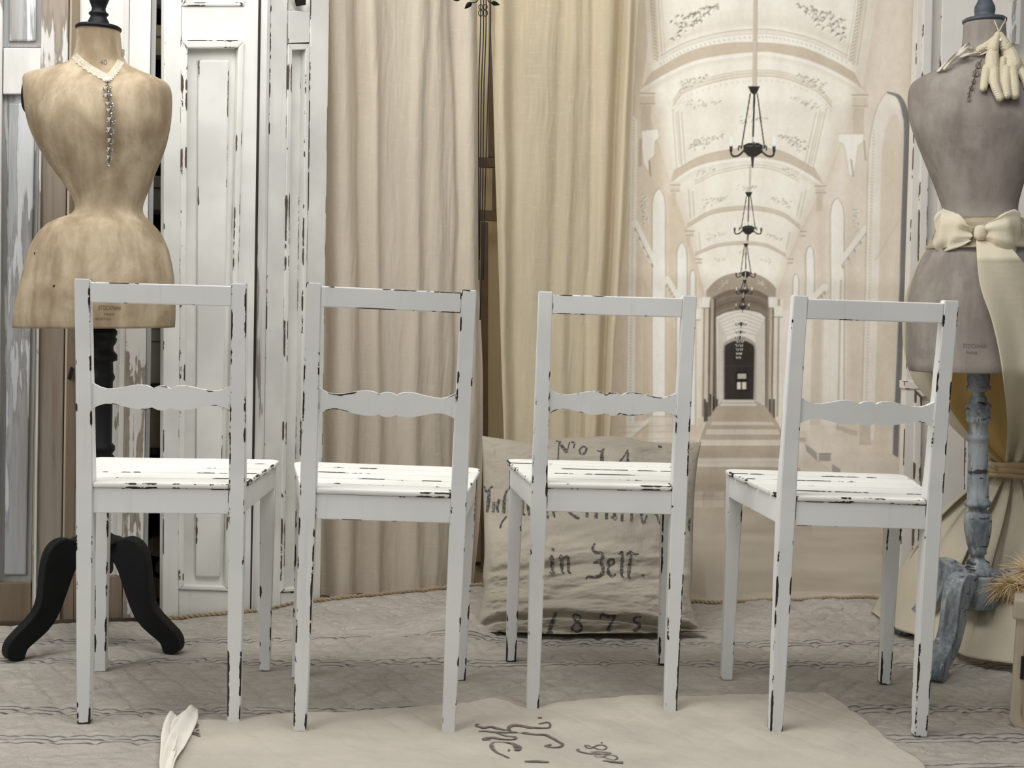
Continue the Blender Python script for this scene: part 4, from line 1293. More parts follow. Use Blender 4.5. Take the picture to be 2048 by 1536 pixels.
def build_sheet():
    nx, ny = 420, 200
    s = np.linspace(0, 1, nx); t = np.linspace(0, 1, ny)
    T = spline(SH_TOP, nx); Lc = spline(SH_L, ny); Rc = spline(SH_R, ny)
    B = Lc[-1][None] * (1 - s[:, None]) + Rc[-1][None] * s[:, None]
    P = (1 - t)[:, None, None] * T[None] + t[:, None, None] * B[None] + (1 - s)[None, :, None] * Lc[:, None] + s[None, :, None] * Rc[:, None]
    P = P - ((1 - t)[:, None, None] * ((1 - s)[:, None] * T[0] + s[:, None] * T[-1])[None] + t[:, None, None] * ((1 - s)[:, None] * B[0] + s[:, None] * B[-1])[None])
    X, Y = P[..., 0], P[..., 1]
    Z = sheet_h(X, Y)
    V = np.stack([X, Y, Z], -1)[::-1]
    N = np.zeros_like(V); N[..., 2] = -1
    m = mat_fabric('plain_linen_sheet', L3(188, 180, 167), .09, 800, .5, 1.4, 18, (1, 1.6, 1), slub=.12)
    o = link('linen_sheet', solid_grid('linen_sheet', V, N, .0022), m)
    tag(o, 'plain cream linen sheet with dark script monogram spread at the front', 'sheet')
    return o


sheet = build_sheet()
INK = mat_plain('faded_black_ink', L3(112, 106, 101), .9, .25, 60, .05, .05)


def ribbon(bm, pts, widths, surf, step=.004):
    """Flat inked stroke following a surface; pts in surface coordinates, surf(a,b)->xyz."""
    P = np.array(pts, float)
    seg = np.r_[0, np.cumsum(np.hypot(*np.diff(P, axis=0).T))]
    n = max(3, int(seg[-1] / step))
    ss = np.linspace(0, seg[-1], n)
    a = np.interp(ss, seg, P[:, 0]); b = np.interp(ss, seg, P[:, 1])
    w = np.interp(ss, np.linspace(0, seg[-1], len(widths)), widths)
    ta, tb = np.gradient(a), np.gradient(b)
    ln_ = np.hypot(ta, tb) + 1e-9
    na, nb = -tb / ln_, ta / ln_
    rows = []
    for k in (-.5, 0, .5):
        rows.append([bm.verts.new(surf(a[i] + na[i] * w[i] * k, b[i] + nb[i] * w[i] * k)) for i in range(n)])
    for r in range(2):
        for i in range(n - 1):
            bm.faces.new((rows[r][i], rows[r][i + 1], rows[r + 1][i + 1], rows[r + 1][i]))
    return bm


def sheet_surf(a, b):
    return (a, b, float(sheet_h(np.array(a), np.array(b))) + .0016)


def ink_on_sheet(px_pts, w, n=30):
    pts = [onfloor(x, y)[:2] for x, y in spline(px_pts, n)]
    return pts, w


def clusters(strokes, gap):
    # strokes that touch belong to one letter
    boxes = []
    for pts, w in strokes:
        A = np.array(pts, float)
        boxes.append([A[:, 0].min() - gap, A[:, 0].max() + gap, A[:, 1].min() - gap, A[:, 1].max() + gap])
    lab = list(range(len(strokes)))
    for i in range(len(strokes)):
        for j in range(i):
            p, q = boxes[i], boxes[j]
            if p[0] < q[1] and q[0] < p[1] and p[2] < q[3] and q[2] < p[3]:
                li, lj = lab[i], lab[j]
                lab = [lj if x == li else x for x in lab]
    return [[strokes[i] for i in range(len(strokes)) if lab[i] == l] for l in sorted(set(lab))]


ink_strokes = []
k_ = 400 / 2048
def cp(*q): return [(900 + x * k_, 1380 + y * k_) for x, y in q]
for q, w in ((cp((300, 405), (262, 408), (280, 428), (340, 440), (410, 430), (500, 445), (580, 460)), [.004, .006, .012, .013, .013, .006]),
             (cp((905, 400), (990, 395), (1025, 420), (1000, 445), (900, 440), (780, 425), (690, 412), (620, 415), (595, 445), (625, 475)), [.007, .005, .006, .010, .013, .014, .009, .007]),
             (cp((290, 470), (420, 480), (560, 490), (700, 485), (850, 508), (980, 515), (1080, 550), (1150, 590), (1130, 620), (1040, 632), (965, 628)), [.006, .007, .009, .010, .010, .011, .009, .006, .005]),
             (cp((965, 628), (1000, 615), (1035, 603)), [.005, .009, .006]),
             (cp((470, 490), (540, 515), (620, 530), (675, 550), (640, 575), (560, 568), (480, 545), (420, 535), (350, 550), (360, 570), (410, 565)), [.004, .006, .007, .008, .011, .014, .012, .008]),
             (cp((690, 660), (640, 625), (540, 608), (450, 605), (420, 635), (440, 680), (500, 725), (560, 745), (605, 757)), [.020, .010, .006, .006, .012, .008, .006, .006]),
             (cp((650, 640), (690, 650), (690, 680), (655, 690)), [.012, .020, .014, .008]),
             (cp((590, 688), (610, 690)), [.012, .012]), (cp((895, 348), (940, 350)), [.008, .008]),
             (cp((1440, 612), (1400, 600), (1378, 605), (1400, 622), (1440, 628), (1480, 612), (1540, 600), (1600, 620), (1580, 645), (1520, 642), (1465, 618)), [.004] * 3),
             (cp((1325, 640), (1298, 645), (1330, 665), (1420, 685), (1540, 695)), [.004, .006, .006, .004]),
             (cp((1440, 668), (1520, 668), (1650, 682), (1560, 690), (1450, 675)), [.004] * 3),
             (cp((1475, 712), (1510, 728), (1555, 722), (1600, 705), (1680, 708), (1712, 732), (1680, 755), (1610, 745), (1570, 722)), [.004] * 3),
             (cp((1540, 580), (1560, 582)), [.006, .006]), (cp((1560, 778), (1650, 782), (1770, 790)), [.005, .010, .016]), (cp((760, 790), (900, 792), (1010, 800)), [.006, .012, .01])):
    pts, ww = ink_on_sheet(q, w, 40)
    ink_strokes.append((pts, [q_ * .72 for q_ in ww]))
for q in ([(388, 1459), (395, 1457), (392, 1454)], [(385, 1463), (396, 1461)], [(392, 1468), (398, 1466)], [(376, 1471), (390, 1472), (400, 1474)], [(373, 1474), (388, 1476), (401, 1479)], [(371, 1480), (378, 1480)]):
    pts, ww = ink_on_sheet(q, [.004, .006, .004], 14)
    ink_strokes.append((pts, ww))
for cl in clusters(ink_strokes, .004):
    bm = bmesh.new()
    for pts, ww in cl:
        ribbon(bm, pts, ww, sheet_surf, .003)
    from_bm('script_letter', bm, INK, sheet, 'dark grey inked script')


def strip_cloth(name, center, widths, lift, mat, parent, th=.0022, seed=1):
    """A flat tape lying on the sheet; center in floor coordinates."""
    n, m = 60, 9
    C = spline(center, n); w = np.interp(np.linspace(0, 1, n), np.linspace(0, 1, len(widths)), widths)
    T = np.gradient(C, axis=0); T /= np.linalg.norm(T, axis=1, keepdims=True)
    Nn = np.stack([-T[:, 1], T[:, 0]], 1)
    V = np.zeros((n, m, 3))
    for j in range(m):
        f = j / (m - 1) - .5
        p = C + Nn * (w * f)[:, None]
        V[:, j, :2] = p
        V[:, j, 2] = np.maximum(sheet_h(p[:, 0], p[:, 1]), quilt_h(p[:, 0], p[:, 1])) + lift + .004 * np.cos(f * 5 + np.linspace(0, 3, n) + seed) + .003
    N = np.zeros_like(V); N[..., 2] = -1
    return link(name, solid_grid(name, V[:, ::-1] if False else V, N, th), mat, parent)


tape_m = mat_fabric('cotton_tape', L3(228, 223, 212), .05, 900, .3, .4, 30)
for cpx, w in (([(386, 1428), (378, 1448), (364, 1478), (350, 1508), (338, 1540), (330, 1575)], [.018, .032, .036, .034, .024, .016]),
               ([(345, 1440), (340, 1462), (338, 1492), (336, 1520), (332, 1548), (330, 1575)], [.014, .022, .028, .026, .022, .014]),
               ([(368, 1442), (356, 1458), (349, 1476), (346, 1500), (344, 1518)], [.008, .020, .016, .012, .008])):
    strip_cloth('tie_tape', [onfloor(x, y)[:2] for x, y in cpx], w, .002 + .002 * len(w) / 6, tape_m, sheet)

# ------------------------------------------------------------------ chairs
LEG_REAR = [(0.0, .1375, .0120, .000, .025), (.20, .1375, .0138, -.003, .028), (.385, .1375, .0148, -.0065, .030), (.47, .1377, .0148, -.0080, .029), (.56, .1378, .0145, -.0125, .019), (.70, .1381, .0138, -.0230, .005), (.828, .1385, .0135, -.0361, -.0115)]


def seat_edge(y):
    return .1555 + (.1942 - .1555) * max(0, min(1, (y - .03) / .30))


def make_chair(label):
    t = thing('dining_chair', label, 'chair', group='white chairs in a row')
    cm, sm = M['chair'], M['seat']
    for s in (-1, 1):
        rings = [[(s * (xc - hw), yb, z), (s * (xc + hw), yb, z), (s * (xc + hw), yt, z), (s * (xc - hw), yt, z)] for z, xc, hw, yb, yt in LEG_REAR]
        bm = loft(rings)
        bmesh.ops.recalc_face_normals(bm, faces=bm.faces)
        es = [e for e in bm.edges if len(e.link_faces) == 2 and e.calc_face_angle(0) > .6]
        bmesh.ops.bevel(bm, geom=es, offset=.0016, segments=2, affect='EDGES')
        from_bm('leg', bm, cm, t)
        xf = .1715
        rings = [[(s * (xf - w), .345 - w, z), (s * (xf + w), .345 - w, z), (s * (xf + w), .345 + w, z), (s * (xf - w), .345 + w, z)] for z, w in ((0, .0115), (.2, .0135), (.4450, .0165))]
        bm = loft(rings)
        bmesh.ops.recalc_face_normals(bm, faces=bm.faces)
        es = [e for e in bm.edges if len(e.link_faces) == 2 and e.calc_face_angle(0) > .6]
        bmesh.ops.bevel(bm, geom=es, offset=.0016, segments=2, affect='EDGES')
        from_bm('leg', bm, cm, t)
        p = [(s * .133, .0305), (s * .1515, .0305), (s * .1865, .328), (s * .168, .328)]
        from_bm('apron', prism(p if s > 0 else p[::-1], .398, .4450, 'z', .0015), cm, t)
    # top rail and wavy splat follow the rake of the back posts
    bm = prism([(-.1248, -.0311), (.1248, -.0311), (.1248, -.0143), (-.1248, -.0143)], .7855, .8225, 'z', .002)
    for v in bm.verts:
        v.co.y -= (v.co.z - .7855) * .098
    from_bm('top_rail', bm, cm, t)
    up = [(0, .0205), (.06, .0198), (.118, .0162), (.135, .0158), (.16, .0182), (.22, .0210), (.31, .0218), (.42, .0205), (.55, .0168), (.68, .0137), (.79, .0132), (.88, .0160), (.95, .0205), (1.0, .0242)]
    lo = [(0, -.0250), (.06, -.0243), (.115, -.0210), (.135, -.0204), (.16, -.0222), (.22, -.0236), (.32, -.0238), (.45, -.0215), (.58, -.0175), (.70, -.0145), (.80, -.0143), (.88, -.0168), (.95, -.0208), (1.0, -.0243)]
    hs = .1242
    us = sorted(set([u for u, z in up] + [u for u, z in lo]))
    us = [-u for u in us[::-1][:-1]] + us
    bm = bmesh.new()
    cols = []
    for u in us:
        zt = float(np.interp(abs(u), [q[0] for q in up], [q[1] for q in up])); zb_ = float(np.interp(abs(u), [q[0] for q in lo], [q[1] for q in lo]))
        cols.append([bm.verts.new((u * hs, y - z * .075, z + .6158)) for y, z in ((-.0138, zt), (-.0138, zb_), (-.0025, zb_), (-.0025, zt))])
    for a, b in zip(cols[:-1], cols[1:]):
        for k in range(4):
            bm.faces.new((a[k], a[(k + 1) % 4], b[(k + 1) % 4], b[k]))
    bm.faces.new(cols[0]); bm.faces.new(cols[-1][::-1])
    from_bm('splat', bm, cm, t)
    from_bm('apron', prism([(-.1228, .3985), (.1228, .3985), (.1228, .4450), (-.1228, .4450)], -.0040, .015, 'y', .0015), cm, t)
    from_bm('apron', prism([(-.1545, .398), (.1545, .398), (.1545, .4450), (-.1545, .4450)], .341, .359, 'y', .0015), cm, t)
    # slatted seat
    ys = [-.0066, .068, .142, .216, .290, .3670]
    for i in range(5):
        y0, y1 = ys[i], ys[i + 1] - .0068
        if i == 0:
            R = [(.1226, y0), (.1226, .0318), (seat_edge(.0318), .0318), (seat_edge(y1), y1)]
        elif i == 4:
            c = seat_edge(.36); r = .024
            R = [(seat_edge(y0), y0), (c, y1 - r)] + [(c - r + r * math.cos(a), y1 - r + r * math.sin(a)) for a in np.linspace(.25, math.pi / 2, 6)]
        else:
            R = [(seat_edge(y0), y0), (seat_edge(y1), y1)]
        poly = R + [(-x, y) for x, y in R[::-1]]
        from_bm('slat', prism(poly, .4453, .4550, 'z', .0034), sm, t)
    return t


def dup(root, label):
    r = root.copy(); COL.objects.link(r)
    r['label'] = label
    for ch in list(root.children):
        c = ch.copy(); COL.objects.link(c); c.parent = r
    return r


labels = ['white chipped chair at far left in front of the tan dress form', 'white chipped chair in front of the linen curtain', 'white chipped chair in front of the printed grain sack cushion', 'white chipped chair at far right in front of the grey dress form']
chair0 = make_chair(labels[0])
for i, (x0, y0, th, s, ti) in enumerate(CH):
    c = chair0 if i == 0 else dup(chair0, labels[i])
    c.location = (x0, y0, 0)
    c.rotation_euler = (0, ti, th)
    c.scale = (s, s, s)


# ------------------------------------------------------------------ dress forms
def body_rings(Yc, rows, n=56, lean=0.0):
    """rows: (py, left px, right px, front depth, back depth, exponent, tilt)."""
    rings = []
    for py, xl, xr, df, db, ex in rows:
        a = at(xl, py - 0.0, Yc); b = at(xr, py, Yc)
        cx, hw = (a[0] + b[0]) / 2, (b[0] - a[0]) / 2
        zl, zr_ = a[2], b[2]
        ring = []
        for k in range(n):
            th = 2 * math.pi * k / n
            c, s = math.cos(th), math.sin(th)
            sx = math.copysign(abs(c) ** (2 / ex), c); sy = math.copysign(abs(s) ** (2 / ex), s)
            d = db if sy > 0 else df
            ring.append((cx + hw * sx, Yc + d * sy, (zl + zr_) / 2 + (zr_ - zl) / 2 * sx))
        rings.append(ring)
    return rings


def smooth_rows(rows, n):
    R = np.array(rows, float)
    # shape-preserving interpolation in the row index keeps shoulders crisp
    t = np.linspace(0, len(R) - 1, n)
    out = []
    for c in range(R.shape[1]):
        out.append(np.interp(t, np.arange(len(R)), R[:, c]))
    A = np.stack(out, 1)
    k = np.array([.25, .5, .25])
    for _ in range(2):
        B = A.copy()
        for c in range(1, A.shape[1]):
            B[1:-1, c] = np.convolve(A[:, c], k, 'valid')
        A = B
    return A


def torso(name, parent, Yc, rows, mat, n=90):
    R = body_rings(Yc, smooth_rows(rows, n))
    o = from_bm(name, loft(R), mat, parent, None, True)
    return o


def bvh_of(o):
    me = o.data
    return BVHTree.FromPolygons([v.co.copy() for v in me.vertices], [list(p.vertices) for p in me.polygons])


def on_body(bvh, px, py, off=.0008):
    r = Vector(ray(px, py)).normalized()
    h = bvh.ray_cast(Vector(EYE), r)
    if h[0] is None:
        return None
    return Vector(h[0]) - r * off


def stamp(text, px, py, hpx, wpx, bvh, mat, parent, name='stamped_text', rot=.034):
    cu = bpy.data.curves.new(name, 'FONT')
    cu.body = text
    cu.size = 1.0
    cu.align_x = 'CENTER'
    cu.resolution_u = 3
    tmp = bpy.data.objects.new('tmp_text', cu)
    COL.objects.link(tmp)
    dg = bpy.context.evaluated_depsgraph_get()
    me0 = bpy.data.meshes.new_from_object(tmp.evaluated_get(dg))
    bpy.data.objects.remove(tmp)
    bm = bmesh.new(); bm.from_mesh(me0)
    bpy.data.meshes.remove(me0)
    xs = [v.co.x for v in bm.verts]; ys = [v.co.y for v in bm.verts]
    sx = wpx / (max(xs) - min(xs)); sy = hpx / (max(ys) - min(ys))
    for v in bm.verts:
        dx, dy = v.co.x * sx, -(v.co.y - min(ys)) * sy
        p = on_body(bvh, px + dx - dy * rot * 0, py + dy + dx * rot)
        if p is not None:
            v.co = p
    o = from_bm(name, bm, mat, parent)
    o['kind'] = 'stuff'
    return o


def leg_cabriole(center, foot, px_outline_rz, th, mat, parent, k=1.0, name='leg'):
    d = Vector((foot[0] - center[0], foot[1] - center[1], 0)).normalized()
    ang = math.atan2(d.y, d.x)
    bm = prism(px_outline_rz, -th / 2, th / 2, 'y', .004)
    m = Matrix.Translation((center[0], center[1], 0)) @ Matrix.Rotation(ang, 4, 'Z')
    bmesh.ops.transform(bm, matrix=m, verts=bm.verts)
    return from_bm(name, bm, mat, parent)


def lean_lathe(name, bot, top, prof_px, scale, mat, parent, n=28, smooth=True):
    """prof: (radius px, height px measured up from bot); the axis runs from bot to top."""
    return from_bm(name, lathe([(r * scale, h * scale) for r, h in prof_px], n, bot, Vector(top) - Vector(bot)), mat, parent, None, smooth)


tan = mat_form('tan_form_linen', L3(184, 169, 144), L3(138, 121, 98))
f1 = thing('dress_form', 'tan linen wasp-waisted dress form on black turned stand', 'dress form', tuple(M1C))
Y1 = float(M1C[1])
rows1 = [(655, 31, 347, .118, .118, 2.1), (640, 30, 348, .120, .120, 2.1), (600, 38, 348, .122, .125, 2.1), (560, 47, 345, .120, .128, 2.1), (530, 54, 341, .116, .128, 2.1), (500, 62, 334, .110, .122, 2.1), (480, 71, 326, .105, .115, 2.1), (462, 84, 316, .098, .105, 2.1), (448, 98, 304, .090, .095, 2.05), (438, 118, 294, .080, .084, 2.0), (430, 144, 286, .070, .072, 2.0), (420, 153, 283, .064, .065, 2.0), (405, 152, 285, .064, .064, 2.0), (380, 140, 296, .070, .066, 2.0), (340, 108, 312, .084, .074, 2.0), (300, 82, 329, .098, .082, 2.05), (265, 65, 337, .106, .088, 2.1), (235, 57, 341, .106, .090, 2.2), (205, 53, 342, .098, .088, 2.35), (180, 51, 341, .086, .082, 2.5), (166, 50, 334, .074, .072, 2.6), (158, 49, 322, .066, .064, 2.6), (151, 51, 306, .060, .060, 2.5), (146, 60, 292, .056, .058, 2.4), (140, 88, 278, .052, .056, 2.2), (132, 118, 262, .049, .054, 2.1), (125, 138, 251, .047, .052, 2.0), (114, 147, 246, .046, .050, 2.0), (98, 153, 242, .045, .048, 2.0), (75, 155, 240, .045, .046, 2.0), (58, 155, 238, .045, .045, 2.0)]
to1 = torso('torso', None, Y1, rows1, tan)
to1.parent = f1; to1.matrix_parent_inverse = Matrix.Translation(-Vector(M1C))
bv1 = bvh_of(to1)


def adopt(o, par):
    o.parent = par
    o.matrix_parent_inverse = Matrix.Translation(-par.location)
    return o


bk = M['black']
sc1 = Y1 / FPX
neck = at(197, 59, Y1)
adopt(lean_lathe('neck_cap', neck, neck + np.array([0, 0, 1]), [(0, -1), (43, -1), (44, 1), (44, 4), (40, 7), (26, 9), (20, 10), (20, 15), (18, 19), (15, 25), (19, 29), (19, 31), (14, 35), (13, 41), (16, 49), (20, 60), (21, 72), (17, 86), (8, 96), (0, 99)], sc1, bk, None), f1)
stand_top = at(191, 655, Y1); stand_bot = at(189, 1085, Y1)
stand_bot[0] = M1C[0]; stand_top[0] = M1C[0] + .004
hpx = (stand_top[2] - stand_bot[2]) / sc1
prof = [(0, 0), (50, 0), (52, 3), (50, 8), (36, 12), (24, 18), (22, 60)]
def ph(y): return (1085 - y) / (1085 - 655) * hpx
prof = [(0, 0), (50, 0), (53, 3), (51, 8), (36, 13), (26, 20), (23, ph(1000)), (22, ph(930))] + [(r, ph(y)) for r, y in ((30, 920), (31, 912), (26, 906), (31, 898), (31, 890), (25, 884), (24.5, 762), (28, 756), (28, 750), (25, 744), (24, 722), (32, 719), (32, 708), (25, 700), (24, 692), (29, 684), (31, 677), (28, 672), (31, 667), (31, 661), (26, 655), (25, 640))] + [(0, ph(636))]
adopt(lean_lathe('pole', stand_bot, stand_top, prof, sc1, bk, None), f1)
zhub = float(stand_bot[2])
adopt(from_bm('hub', lathe([(0, 0), (.034, 0), (.036, .006), (.036, .062), (.03, .068), (0, .068)], 18, (M1C[0], M1C[1], zhub - .0685)), bk, None, None, True), f1)
# cabriole leg outline measured on the leg at the left of the photograph, as (radius, height)
PLg = Plane(M1C[:2], M1F[0])
OUT = [(152, 1084), (120, 1080), (97, 1093), (83, 1118), (76, 1158), (72, 1198), (61, 1228), (34, 1258), (9, 1283), (-1, 1304), (2, 1321), (18, 1326), (35, 1322), (42, 1302), (60, 1286), (88, 1261), (109, 1230), (125, 1190), (139, 1152), (149, 1132), (158, 1120)]
RZ = [(PLg.uz(x, y)) for x, y in OUT]
zmin = min(z for _, z in RZ)
RZ = [(u, max(z - zmin, 0)) for u, z in RZ]
RZ = [(p[0], p[1]) for p in spline(RZ, 44)]
RZ = [(u, max(z, 0.0)) for u, z in RZ]
RZ = RZ + [(.018, RZ[-1][1] + .004), (.018, RZ[0][1] - .002)]
RZ = [(max(u, .018), z) for u, z in RZ]
tipR = max(u for u, z in RZ)
for f in M1F:
    kk = (math.hypot(f[0] - M1C[0], f[1] - M1C[1]) + .022) / tipR
    adopt(leg_cabriole(M1C, f, [(.018 + (u - .018) * kk, z) for u, z in RZ], .030, bk, None), f1)
for px, s, k_ in ((51, -1, 1), (341, 1, .66)):
    c = at(px + (5 if s < 0 else -9), 190 if s < 0 else 193, Y1)
    prof = [(r_ * k_, h_) for r_, h_ in ((0, -.012), (.040, -.012), (.043, -.006), (.043, .002), (.036, .008), (0, .010))]
    bm = lathe(prof, 28, (0, 0, 0), (s, 0, 0.06))
    for v in bm.verts:
        v.co.y *= .72
        v.co += Vector(c) + Vector((-s * .004, -.004, 0))
    adopt(from_bm('arm_cap', bm, bk, None, None, True), f1)
STAMP2 = mat_plain('worn_stamp_ink', L3(122, 113, 104), .9, .2, 90, .05, .05)
STAMP = mat_plain('stamp_ink', L3(106, 90, 70), .9, .2, 90, .05, .05)
adopt(stamp('40', 207, 129, 10, 14, bv1, INK, None), f1)
adopt(stamp('STOCKMAN', 219, 620, 9, 44, bv1, STAMP, None), f1)
adopt(stamp('PARIS', 219, 631, 5, 20, bv1, STAMP, None), f1)
adopt(stamp('BUSTES', 206, 640, 4, 30, bv1, STAMP, None), f1)
for x, y in ((70, 507), (108, 572)):
    p = on_body(bv1, x, y, .0002)
    if p:
        adopt(from_bm('pin_hole', lathe([(0, -.0004), (.0026, -.0004), (.0026, .0006), (0, .0006)], 10, p, (0.2, -1, 0)), M['iron'], None), f1)

grey = mat_form('grey_form_linen', L3(158, 150, 142), L3(126, 118, 111))
f2 = thing('dress_form', 'grey linen dress form on blue-grey distressed turned stand', 'dress form', tuple(M2C))
Y2 = float(M2C[1])
rows2 = [(742, 1822, 2096, .118, .118, 2.1), (730, 1817, 2102, .122, .122, 2.1), (690, 1815, 2104, .124, .126, 2.1), (640, 1817, 2104, .124, .128, 2.1), (600, 1820, 2102, .122, .128, 2.1), (560, 1830, 2096, .116, .122, 2.1), (520, 1845, 2084, .106, .112, 2.1), (490, 1862, 2070, .096, .098, 2.1), (468, 1880, 2052, .082, .084, 2.05), (445, 1890, 2038, .070, .070, 2.0), (420, 1888, 2032, .066, .066, 2.0), (395, 1880, 2036, .070, .068, 2.0), (350, 1862, 2050, .084, .076, 2.0), (310, 1846, 2066, .096, .084, 2.05), (270, 1830, 2082, .104, .088, 2.1), (240, 1822, 2092, .106, .090, 2.2), (205, 1818, 2098, .098, .088, 2.35), (180, 1820, 2100, .086, .082, 2.5), (163, 1827, 2098, .074, .072, 2.6), (152, 1844, 2088, .064, .064, 2.4), (140, 1872, 2066, .056, .058, 2.2), (125, 1900, 2042, .050, .054, 2.1), (112, 1917, 2024, .047, .050, 2.0), (95, 1925, 2014, .045, .048, 2.0), (70, 1928, 2010, .045, .046, 2.0), (44, 1929, 2009, .045, .045, 2.0)]
to2 = torso('torso', None, Y2, rows2, grey)
adopt(to2, f2)
bv2 = bvh_of(to2)
blue = mat_distressed('distressed_blue_grey_paint')
dark_fin = mat_plain('dark_blue_grey_paint', L3(74, 80, 86), .55, .2, 25, .1, .3)
sc2 = Y2 / FPX
neck2 = at(1969, 44, Y2)
adopt(lean_lathe('neck_cap', neck2, neck2 + np.array([-.04, 0, 1]), [(0, -1), (41, -1), (42, 1), (42, 4), (38, 7), (25, 9), (19, 10), (19, 18), (20, 22), (19, 30), (14, 40), (12, 46), (18, 54), (20, 66), (15, 82), (0, 92)], sc2, dark_fin, None), f2)
t2 = at(1957, 745, Y2); b2 = at(1955, 1148, Y2)
h2 = (t2[2] - b2[2]) / sc2
def ph2(y): return (1148 - y) / (1148 - 745) * h2
prof = [(0, 0), (29, 0), (30, 4)] + [(r, ph2(y)) for r, y in ((28, 1140), (28, 1135), (23, 1130), (24, 1124), (14, 1118), (13, 1110), (18, 1106), (17, 1100), (22, 1085), (26, 1060), (27, 1040), (25, 1026), (18, 1022), (18, 1014), (26, 1010), (26, 1003), (21, 998), (20, 960), (19, 890), (19, 880), (22, 876), (22, 870), (18, 866), (18, 846), (23, 842), (24, 836), (22, 832), (24, 828), (24, 822), (21, 818), (25, 814), (25, 808), (18, 804), (16, 794), (12, 791), (12, 783), (23, 779), (24, 773), (20, 768), (22, 756), (21, 745), (20, 720))] + [(0, ph2(715))]
adopt(lean_lathe('pole', b2, t2, prof, sc2, blue, None), f2)
zh2 = float(b2[2])
hb = [(M2C[0] + .052 * math.cos(a), M2C[1] + .052 * math.sin(a)) for a in np.radians([232, 292, 352, 52, 112, 172])]
adopt(from_bm('hub', prism(hb, zh2 - .078, zh2 - .0005, 'z', .004), blue, None), f2)
kz = zh2 / zhub
for f in M2F:
    kk = (math.hypot(f[0] - M2C[0], f[1] - M2C[1]) + .020) / tipR
    adopt(leg_cabriole(M2C, f, [(.03 + (u - .018) * (kk * tipR - .03) / (tipR - .018), z * kz) for u, z in RZ], .042, blue, None), f2)
adopt(stamp('STOCKMAN', 1950, 696, 8, 48, bv2, STAMP2, None), f2)
adopt(stamp('PARIS', 1943, 708, 5, 22, bv2, STAMP2, None), f2)
c = at(1815, 194, Y2)
bm = lathe([(0, -.012), (.019, -.012), (.021, -.004), (.018, .004), (0, .006)], 24, (0, 0, 0), (-1, 0, 0.06))
for v in bm.verts:
    v.co.y *= .7
    v.co += Vector(c) + Vector((.0135, 0, 0))
adopt(from_bm('arm_cap', bm, blue, None, None, True), f2)


# ------------------------------------------------------------------ lace choker with crystals on the tan form
lace_t = NT('cream_lace')
vo = lace_t.n('ShaderNodeTexVoronoi'); vo.inputs['Scale'].default_value = 260
lace_t.t.links.new(lace_t.obj((1, 1, 1), False), vo.inputs['Vector'])
lace_m = lace_t.done(lace_t.mix(lace_t.ramp(vo.outputs['Distance'], .25, .55), L3(240, 236, 224), L3(222, 212, 192)), .9, lace_t.bump(vo.outputs['Distance'], .6, .001), .1)
glass_t = NT('cut_glass')
glass_t.b.inputs['Base Color'].default_value = (.80, .76, .69, 1)
glass_t.b.inputs['Roughness'].default_value = .02
glass_t.b.inputs['Transmission Weight'].default_value = .95
glass_t.b.inputs['IOR'].default_value = 1.75
glass_t.b.inputs['Specular IOR Level'].default_value = .9
glass_m = glass_t.m
pearl_m = mat_plain('pearl', L3(240, 236, 228), .22, .03, 20, .02, .6)


def crystal(p, rx, ry, parent, mat=None, seg=1, name='crystal'):
    bm = bmesh.new()
    bmesh.ops.create_icosphere(bm, subdivisions=seg, radius=1.0)
    for v in bm.verts:
        v.co = Vector((v.co.x * rx, v.co.y * rx * .7, v.co.z * ry)) + Vector(p)
    return from_bm(name, bm, mat or glass_m, parent, None, seg > 1)


p0 = on_body(bv1, 215, 159, .003)
ck = thing('choker', 'cream lace choker with a hanging row of cut crystals on tan form', 'necklace', tuple(p0))


def band_on(bvh, path, w, off, scal=0.0, n=46, fallback=None):
    P = spline(path, n); T = np.gradient(P, axis=0); T /= np.linalg.norm(T, axis=1, keepdims=True)
    Nn = np.stack([-T[:, 1], T[:, 0]], 1)
    bm = bmesh.new()
    rows = []
    for f in (-.5, -.2, .1, .5):
        row = []
        for i in range(n):
            ww = w * f
            if f == .5 and scal: ww += scal * abs(math.sin(i * .62))
            q = P[i] + Nn[i] * ww
            p = on_body(bvh, q[0], q[1], off)
            if p is None: p = Vector(at(q[0], q[1], fallback or Y1))
            row.append(bm.verts.new(p))
        rows.append(row)
    for r in range(3):
        for i in range(n - 1):
            bm.faces.new((rows[r][i], rows[r][i + 1], rows[r + 1][i + 1], rows[r + 1][i]))
    bmesh.ops.solidify(bm, geom=bm.faces[:], thickness=.0010)
    return bm


for path in ([(149.5, 110), (160, 121), (185, 139), (216, 156)], [(216, 156), (226, 144), (235, 132), (241, 121)]):
    adopt(from_bm('lace_band', band_on(bv1, path, 13, .0022, 3.0), lace_m, None), ck)
cN = at(198, 112, Y1)
bm = bmesh.new()
arc = [(cN[0] + .0535 * math.cos(a), Y1 + .055 * math.sin(a), cN[2] + .002 + .012 * math.sin(a)) for a in np.linspace(math.radians(-8), math.radians(188), 30)]
va = [bm.verts.new(p) for p in arc]; vb_ = [bm.verts.new((p[0], p[1], p[2] + .013)) for p in arc]
for i in range(29):
    bm.faces.new((va[i], va[i + 1], vb_[i + 1], vb_[i]))
bmesh.ops.solidify(bm, geom=bm.faces[:], thickness=.001)
adopt(from_bm('lace_band', bm, lace_m, None), ck)
pp = on_body(bv1, 215, 159, .007)
adopt(crystal(pp, .0058, .0058, None, pearl_m, 3, 'pearl'), ck)
CR = [(215, 177, 10, 7.6), (215.5, 191.5, 10, 6.6), (219, 208, 9, 7), (220.5, 221.5, 9, 7.4), (222, 240, 9.4, 9.4), (221, 260, 9, 10), (221, 281, 7.2, 8), (220, 299, 7, 7.4), (219, 315, 6.6, 7), (217.5, 328, 3.2, 4.6)]
wire_pts = []
